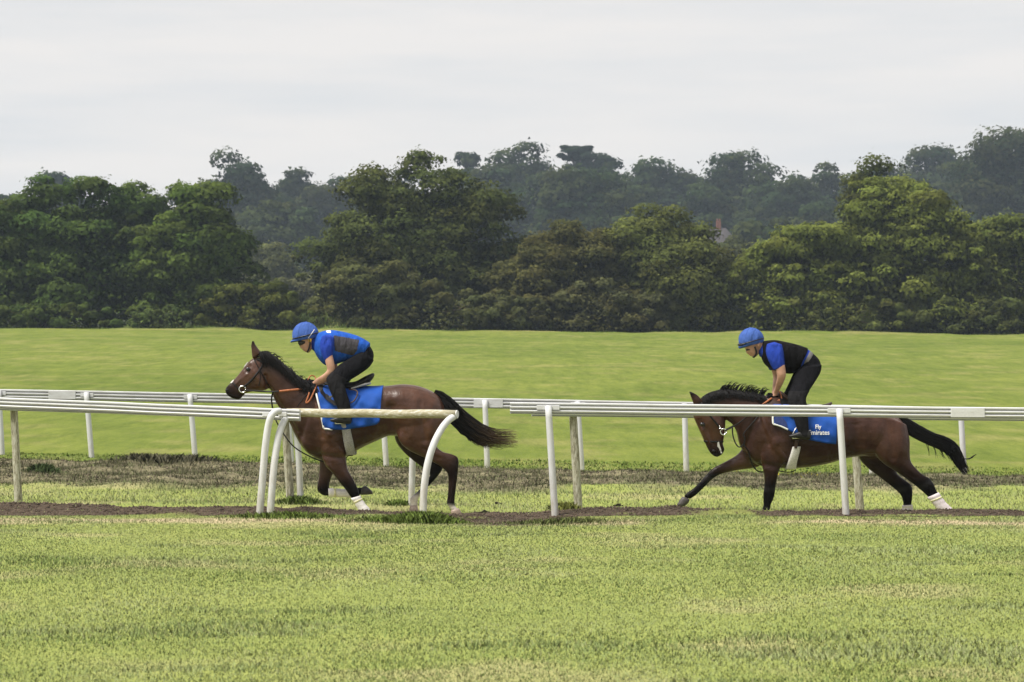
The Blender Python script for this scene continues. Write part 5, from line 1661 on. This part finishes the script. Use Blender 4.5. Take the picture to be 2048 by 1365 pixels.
make_tree('shrub', 'small rounded bush at the foot of the left trees', 'shrub', 320, 608, 66, 200, 6000, 0.2, (0.055, 0.082, 0.024), 26, G1, low=0)
make_tree('shrub', 'dark low bush under the trees at the left edge', 'shrub', 90, 590, 130, 201, 11000, 0.22, (0.040, 0.064, 0.016), 40, G1, low=0)
make_tree('thorn_tree', 'very wide olive green tree with feathery top in the middle', 'tree', 835, 300, 215, 209, 70000, 0.24, OL, 190, G1, squash=0.6, taper=.45, rag=1.7, ps=(.09, .18))
make_tree('thorn_tree', 'lower olive foliage tree in front of the wide middle tree', 'tree', 745, 500, 140, 203, 24000, 0.23, (0.056, 0.064, 0.024), 80, G1, squash=0.6, low=0.0, rag=1.5, ps=(.12, .22))
make_tree('thorn_tree', 'brownish green rounded tree right of the wide middle tree', 'tree', 1120, 442, 150, 205, 36000, 0.23, BR, 110, G1, squash=0.6, low=0.0, rag=1.5, warm=.18, ps=(.11, .22))
make_tree('thorn_tree', 'mid green tree just left of the distant house roof', 'tree', 1318, 405, 122, 207, 32000, 0.24, (0.062, 0.076, 0.020), 100, G1, squash=0.6, low=0.0, rag=1.5, warm=.12, ps=(.12, .24))
make_tree('shrub', 'dark low thorn bush below the mid green tree', 'shrub', 1215, 560, 130, 201, 14000, 0.22, (0.052, 0.056, 0.024), 50, G1, low=0, rag=1.4)
make_tree('shrub', 'olive bush left of the big bright right tree', 'shrub', 1405, 476, 105, 203, 18000, 0.22, (0.055, 0.066, 0.018), 60, G1, low=0, rag=1.4)
make_tree('thorn_tree', 'dark olive tree top rising behind the big bright right tree', 'tree', 1765, 308, 82, 214, 16000, 0.25, (0.044, 0.056, 0.016), 60, G1, squash=0.6, low=.2, rag=1.6, taper=.3)
make_tree('thorn_tree', 'big bright yellow green tree behind the following rider', 'tree', 1800, 352, 225, 206, 70000, 0.25, YG, 190, G1, squash=0.6, low=0.0, rag=1.4, taper=.5, ps=(.09, .18))
make_tree('thorn_tree', 'bright green lower tree at the left side of the big right tree', 'tree', 1585, 445, 130, 203, 32000, 0.24, (0.090, 0.112, 0.024), 100, G1, squash=0.6, low=0.0, rag=1.4, taper=.45, ps=(.12, .22))
make_tree('thorn_tree', 'green tree cut off by the right edge of the photo', 'tree', 2030, 430, 120, 204, 26000, 0.25, (0.066, 0.086, 0.020), 80, G1, squash=0.6, low=0.0, rag=1.4, ps=(.12, .24))
make_tree('shrub', 'low green shrub in front of the big right tree', 'shrub', 1680, 590, 140, 200.5, 14000, 0.22, (0.060, 0.074, 0.020), 50, G1, low=0, rag=1.4)
make_tree('shrub', 'dark shrub at the foot of the trees at the right edge', 'shrub', 1945, 590, 150, 201, 13000, 0.22, (0.044, 0.058, 0.018), 50, G1, low=0, rag=1.3)
make_tree('shrub', 'low dark thicket between the leading rider and the middle trees', 'shrub', 940, 575, 150, 200.5, 14000, 0.22, (0.048, 0.056, 0.022), 50, G1, low=0, rag=1.4)

# mid-distance and hilltop woodland
G2 = 'hazy trees on the hill behind'
far = [
 # px, top, hw, Y, n, leaf, col, label
 (30, 388, 60, 560, 5000, 'faint hazy treetop at the left edge behind the dark trees'),
 (125, 340, 62, 600, 5000, 'small hazy treetop poking above the second dark tree'),
 (250, 372, 70, 600, 4500, 'hazy tree hidden behind the left dark trees'),
 (465, 292, 88, 560, 10000, 'tall hazy tree with uneven top left of the leading rider'),
 (585, 335, 72, 600, 8000, 'hazy rounded tree beside the wide middle tree'),
 (540, 400, 100, 500, 9000, 'blue green hazy tree filling the gap left of the middle tree'),
 (705, 345, 70, 620, 5000, 'hazy tree behind the left part of the wide middle tree'),
 (820, 330, 80, 640, 4000, 'hazy tree behind the middle of the wide middle tree'),
 (925, 296, 50, 640, 6000, 'hazy conical treetop right of the wide middle tree top'),
 (1030, 277, 92, 620, 11000, 'tall pale domed tree on the hill above the brownish tree'),
 (1180, 328, 95, 520, 11000, 'mid green hazy tree below the flat topped pine'),
 (1225, 308, 80, 640, 9000, 'dark hazy tree right of the flat topped pine'),
 (1330, 312, 85, 620, 10000, 'rounded hazy tree left of the sky notch'),
 (1385, 420, 60, 560, 5000, 'dark hazy tree behind the house roof'),
 (1478, 300, 92, 600, 12000, 'dark hazy broad tree above the distant house'),
 (1560, 400, 80, 560, 6000, 'shaded hazy tree right of the distant house'),
 (1525, 425, 70, 430, 7000, 'olive green rounded tree right of the distant house'),
 (1630, 322, 72, 640, 7000, 'hazy tree left of the dark olive treetop'),
 (1855, 290, 110, 640, 12000, 'wide hazy tree right of the dark olive treetop'),
 (1700, 360, 80, 640, 4000, 'hazy tree mostly hidden by the dark olive treetop'),
 (1940, 335, 70, 560, 7000, 'hazy tree in the dip before the right edge'),
 (2035, 240, 118, 520, 15000, 'tallest dark hazy tree at the right edge'),
 (2160, 300, 120, 560, 7000, 'hazy tree beyond the right edge'),
 (-80, 420, 90, 560, 4000, 'hazy tree beyond the left edge'),
]
rank = [(360, 385), (430, 350), (520, 345), (640, 365), (980, 330), (1085, 315), (1130, 345), (1265, 345), (1395, 355), (1425, 390), (1540, 345), (1590, 350), (1665, 335), (1760, 330), (1925, 318), (1985, 300), (2075, 290), (620, 440), (470, 420), (1300, 400), (1650, 400)]
for q_, (px, top) in enumerate(rank):
    far.append((px, top, 78, 585 - 12 * (q_ % 3) - (60 if top > 395 else 0), 5200, 'hazy ridge tree ' + ['left of the tall uneven topped hazy tree', 'under the tall uneven topped hazy tree', 'right of the tall uneven topped hazy tree', 'behind the left end of the wide middle tree', 'left below the tall pale domed tree', 'right below the tall pale domed tree', 'left under the flat topped pine', 'right under the flat topped pine', 'left side of the sky notch', 'low in the sky notch left of the house', 'right shoulder of the dark broad tree above the house', 'second right of the dark broad tree above the house', 'just left of the dark olive treetop', 'just behind the dark olive treetop', 'left below the wide right hazy tree', 'between the wide hazy tree and the tallest one', 'right below the tallest hazy tree', 'low in the gap beside the wide middle tree', 'low in the gap behind the left shrub', 'low above the mid green tree', 'low between house and dark olive treetop'][q_]))
for (px, top, hw, Y, n, lab) in far:
    cl = random.choice([(0.022, 0.038, 0.014), (0.028, 0.044, 0.016), (0.020, 0.034, 0.014)])
    make_tree('hill_tree', lab, 'tree', px, top, hw, Y, int(n * 1.3), 0.82 * Y / 600, cl, max(34, n // 150), G2, squash=0.6, low=0.0, rag=1.3, ps=(.16, .30), taper=.35, trunk=False, yd=.6)
make_tree('hedge_tree', 'pale green bushy tree in the gap left of the middle tree', 'tree', 545, 480, 75, 360, 8000, 0.42, (0.066, 0.078, 0.030), 50, G2, low=0, trunk=False)
make_tree('hedge_tree', 'grey green bushes low in the gap left of the middle tree', 'tree', 610, 540, 80, 300, 8000, 0.36, (0.056, 0.062, 0.030), 50, G2, low=0, trunk=False)
make_tree('hedge_tree', 'hazy hedge behind the shrub in the left gap', 'tree', 480, 545, 90, 300, 7000, 0.36, (0.050, 0.062, 0.026), 50, G2, low=0, trunk=False)
make_tree('hedge_tree', 'grey green bushes below the distant house', 'tree', 1440, 461, 85, 330, 10000, 0.38, (0.050, 0.062, 0.024), 50, G2, low=0, trunk=False)

make_tree('hedge_tree', 'grey green tree just right of and below the distant house roof', 'tree', 1478, 466, 45, 395, 7000, 0.42, (0.040, 0.050, 0.020), 50, G2, low=0, trunk=False)

# flat-topped pine on the skyline
Yp = 630; s = FPX / Yp
Xp = (1160 - 1024) / s; zp = float(gz(Xp, Yp))
pine = thing('pine_tree', (Xp, Yp, zp), 'dark pine with flat layered crown on the skyline above the brownish tree', 'tree', G2)
pv, pl = [], []
for (cx, cy, wx, hz_) in [(1150, 297, 34, 5), (1165, 303, 32, 5), (1135, 312, 20, 5), (1175, 314, 40, 8), (1195, 322, 34, 9), (1160, 330, 36, 12)]:
    for b_ in range(7):
        c = to_world(cx + random.uniform(-.8, .8) * wx, cy + random.uniform(-.8, .9) * hz_, Yp)
        n = 260
        e = rng.normal(size=(n, 3)); e /= np.linalg.norm(e, axis=1, keepdims=True)
        e *= rng.uniform(0.2, 1, (n, 1)) ** 0.5
        r_ = random.uniform(.25, .5)
        pv.append(np.array([c.x - Xp, random.uniform(-2, 2), c.z - zp]) + e * np.array([wx / s * r_, wx / s * r_, max(hz_, 5) / s * random.uniform(.5, 1.1)])); pl.append(e + np.array([0, 0, .8]))
pv, pl = np.concatenate(pv), np.concatenate(pl)
me = leaves_mesh(pv, pl + rng.normal(size=pl.shape) * .4, 0.6 * rng.uniform(.6, 1.4, len(pv)), rng.uniform(.4, .7, (len(pv), 1)), np.array([0.022, 0.036, 0.018]) * rng.uniform(.6, 1.4, (len(pv), 1)), pl)
link_mesh('crown', me, M['leaf'], pine, False)
top = to_world(1158, 300, Yp).z - zp
V, F = tube_pts([Vector((0, 0, -.3)), Vector((.3, 0, top * .5)), Vector((0, 0, top * .98))], [.5, .38, .15], 9)
for (cx, cy) in [(1130, 300), (1185, 302), (1138, 312), (1195, 318)]:
    c = to_world(cx, cy, Yp)
    v2, f2 = tube_pts([Vector((.1, 0, top * .72)), Vector((c.x - Xp, 0, c.z - zp)) * .6 + Vector((0, 0, top * .33)), Vector((c.x - Xp, 0, c.z - zp))], [.2, .15, .06], 6)
    b = len(V); V += v2; F += [tuple(b + x for x in f_) for f_ in f2]
me = bpy.data.meshes.new('trunk'); me.from_pydata([tuple(v) for v in V], [], F); link_mesh('trunk', me, M['bark'], pine)

# ------------------------------------------------------------------ distant house
M['slate'] = plain('slate_roof', (0.060, 0.055, 0.058), 0.8, 0.2, 0.2, 1.5)
M['brick'] = plain('chimney_brick', (0.17, 0.085, 0.065), 0.9, 0.1, 0.25, 3)
M['render_wall'] = plain('render_wall', (0.13, 0.12, 0.11), 0.9, 0.1, 0.1, 1)
M['pane'] = plain('dark_pane', (0.03, 0.035, 0.04), 0.15, 0.5, 0.1, 1)
Yc = 430.0; sc_ = FPX / Yc
rt = to_world(1430, 456, Yc)
xc, ridge = rt.x, rt.z
eav = ridge - 2.6
zg = float(gz(xc, Yc)) - 0.5
house = thing('house', (xc, Yc, zg), 'distant house with pale slate roof and brick chimney among the hill trees', 'house')
hl, hd = 3.3, 2.8
def hv(x, y, z): return Vector((xc + x, Yc + y, z))
vs = [hv(-hl, -hd, zg), hv(hl, -hd, zg), hv(hl, hd, zg), hv(-hl, hd, zg), hv(-hl, -hd, eav), hv(hl, -hd, eav), hv(hl, hd, eav), hv(-hl, hd, eav)]
mk('wall', vs, [(0, 1, 5, 4), (1, 2, 6, 5), (2, 3, 7, 6), (3, 0, 4, 7)], M['render_wall'], house, False)
o_ = 0.35
vs = [hv(-hl - o_, -hd - o_, eav - .1), hv(hl + o_, -hd - o_, eav - .1), hv(hl + o_, hd + o_, eav - .1), hv(-hl - o_, hd + o_, eav - .1), hv(-hl * .72, 0, ridge), hv(hl * .55, 0, ridge),
      hv(-hl - o_, -hd - o_, eav - .25), hv(hl + o_, -hd - o_, eav - .25), hv(hl + o_, hd + o_, eav - .25), hv(-hl - o_, hd + o_, eav - .25)]
roof = mk('roof', vs, [(0, 1, 5, 4), (1, 2, 5), (2, 3, 4, 5), (3, 0, 4), (0, 6, 7, 1), (1, 7, 8, 2), (2, 8, 9, 3), (3, 9, 6, 0), (6, 9, 8, 7)], M['slate'], house, False)
ch = to_world(1437, 452, Yc)
box('chimney', (ch.x, Yc, ridge + 0.3), 0.8, 0.7, 1.7, M['brick'], roof, 0.03)
for dx in (-.2, .2):
    tube('chimney_pot', [(ch.x + dx, Yc, ridge + 1.1), (ch.x + dx, Yc, ridge + 1.5)], .12, M['brick'], roof, 8)
for dx in (-2.2, 0.3, 2.4):
    w = box('window', (xc + dx, Yc - hd - .03, (zg + eav) / 2 + 1.0), 1.0, .1, 1.3, M['trim'], house, 0.02)
    box('pane', (xc + dx, Yc - hd - .085, (zg + eav) / 2 + 1.0), .8, .03, 1.1, M['pane'], w, 0)
d_ = box('door', (xc - .9, Yc - hd - .03, zg + 1.5), .9, .1, 2.0, M['navy'], house, .02)

# ------------------------------------------------------------------ small things on the track and banks
def tuft(name, label, px, py, Y, n, hgt, spread, col, w=0.012, cat='plant', grp=None):
    w = w * .55 if w < .03 else w
    n = int(n * 1.8)
    c = to_world(px, py, Y)
    zb = float(gz(c.x, Y))
    root_loc = (c.x, Y, zb)
    V, L_, C = [], [], []
    X = rng.normal(0, spread, n); Yy = rng.normal(0, spread * .7, n)
    ang = rng.uniform(0, 2 * np.pi, n); h = hgt * rng.uniform(.4, 1.1, n) * np.exp(-(X / (spread * 2)) ** 2)
    ln = h * rng.uniform(.2, .9, n); la = rng.uniform(0, 2 * np.pi, n)
    v = np.empty((n, 4, 3))
    Zg = gz(c.x + X, Y + Yy) - zb
    dx, dy = np.cos(ang) * w / 2, np.sin(ang) * w / 2
    v[:, 0] = np.stack([X - dx, Yy - dy, Zg - .01], 1); v[:, 1] = np.stack([X + dx, Yy + dy, Zg - .01], 1)
    v[:, 2] = np.stack([X + np.cos(la) * ln * .4 + dx * .7, Yy + np.sin(la) * ln * .4 + dy * .7, Zg + h * .65], 1)
    v[:, 3] = np.stack([X + np.cos(la) * ln, Yy + np.sin(la) * ln, Zg + h], 1)
    b = np.arange(n) * 4
    me = fast_mesh(name, v.reshape(-1, 3), 4, np.stack([b, b + 1, b + 2, b + 3], 1).ravel())
    point_color(me, 'tint', np.repeat(np.array(col) * 2.1 * rng.uniform(.6, 1.35, (n, 1)), 4, 0))
    nx = np.stack([np.cos(la) * 0.45, np.sin(la) * 0.45, np.ones(n)], 1); nx /= np.linalg.norm(nx, axis=1, keepdims=True)
    point_vector(me, 'lie', np.repeat(nx, 4, 0))
    o = link_mesh(name, me, M['grass'], None, False)
    o.location = root_loc
    tag(o, label, cat, grp, 'stuff')
    return o
GT = (0.092, 0.128, 0.030)
tuft('grass_tuft', 'tall bright grass tuft under the peeling gate bar', 845, 1062, 28.3, 1800, .125, .24, GT)
tuft('grass_tuft', 'grass tuft to the left of the tall one under the gate bar', 780, 1060, 28.5, 500, .07, .30, GT)
tuft('grass_tuft', 'low grass at the foot of the bent left gate leg', 570, 1048, 29.2, 700, .07, .40, GT)
tuft('grass_tuft', 'green tuft at the foot of the posts behind the leading horse', 598, 1006, 33.1, 450, .11, .18, (0.09, 0.125, 0.032))
tuft('grass_tuft', 'green tuft under the leading horse between its legs', 797, 1010, 33.0, 200, .08, .12, (0.09, 0.13, 0.03))
tuft('grass_tuft', 'pale green weeds beside the post right of the gap', 1130, 1012, 33.0, 300, .12, .12, (0.14, 0.15, 0.04))
tuft('grass_tuft', 'low dark grass patch on the right of the dug up gap', 1120, 1052, 28.3, 700, .06, .42, (0.105, 0.125, 0.045))
tuft('weed_clump', 'long dry weed patch on the bank between two far posts', 335, 925, 45.6, 1500, .17, .60, (0.085, 0.080, 0.052), .012)
tuft('weed_clump', 'dark green plant on the worn bank at the left', 88, 958, 40.5, 500, .15, .14, (0.045, 0.065, 0.026), .02)
tuft('flower_patch', 'yellow flowers at the edge of the bank behind the following horse', 1570, 955, 44.5, 26, .07, .9, (0.30, 0.25, 0.03), .04)

M['clod'] = plain('turf_clod', (0.030, 0.026, 0.018), 0.95, 0.1, 0.4, 30)
for k, (px, py, Y, r, lab) in enumerate([(997, 1003, 34.0, .035, 'small dark turf clod behind the gap, nearest the far bank'), (967, 1020, 32.2, .05, 'dark turf clod lying behind the dug up gap'),
                                    (1237, 1004, 34.0, .04, 'dark turf clod right of the post behind the gap'), (1318, 1014, 33.0, .06, 'larger dark turf clod in front of the outstretched hoof'),
                                    (1305, 1020, 32.5, .04, 'small dark turf clod beside the larger one')]):
    c = to_world(px, py, Y)
    z = float(gz(c.x, Y))
    bm = bmesh.new()
    bmesh.ops.create_icosphere(bm, subdivisions=2, radius=r)
    for v in bm.verts:
        q = v.co * (1 + 0.5 * math.sin(v.co.x * 90 + k) * math.cos(v.co.z * 110 + k * 2) + random.uniform(-.12, .12))
        v.co = Vector((q.x * 1.5, q.y, q.z * .6))
    me = bpy.data.meshes.new('turf_clod'); bm.to_mesh(me); bm.free()
    o = link_mesh('turf_clod', me, M['clod'], None, False)
    o.location = (c.x, Y, z + r * .3)
    tag(o, lab, 'clod', 'turf clods thrown up on the track')

# ------------------------------------------------------------------ haze
hm = bpy.data.materials.new('haze')
hm.use_nodes = True
hm.node_tree.nodes.clear()
ho = hm.node_tree.nodes.new('ShaderNodeOutputMaterial')
hvol = hm.node_tree.nodes.new('ShaderNodeVolumePrincipled')
hvol.inputs['Color'].default_value = (0.70, 0.84, 1.0, 1)
hvol.inputs['Density'].default_value = HAZE
hvol.inputs['Anisotropy'].default_value = 0.0
hm.node_tree.links.new(hvol.outputs['Volume'], ho.inputs['Volume'])
bm = bmesh.new()
bmesh.ops.create_cube(bm, size=1)
for v in bm.verts:
    v.co = Vector((v.co.x * 520, 440 + v.co.y * 1040, (v.co.z + .5) * 84 - 2.5))
me = bpy.data.meshes.new('haze'); bm.to_mesh(me); bm.free()
hz = link_mesh('haze', me, hm, None, False)
tag(hz, kind='stuff')
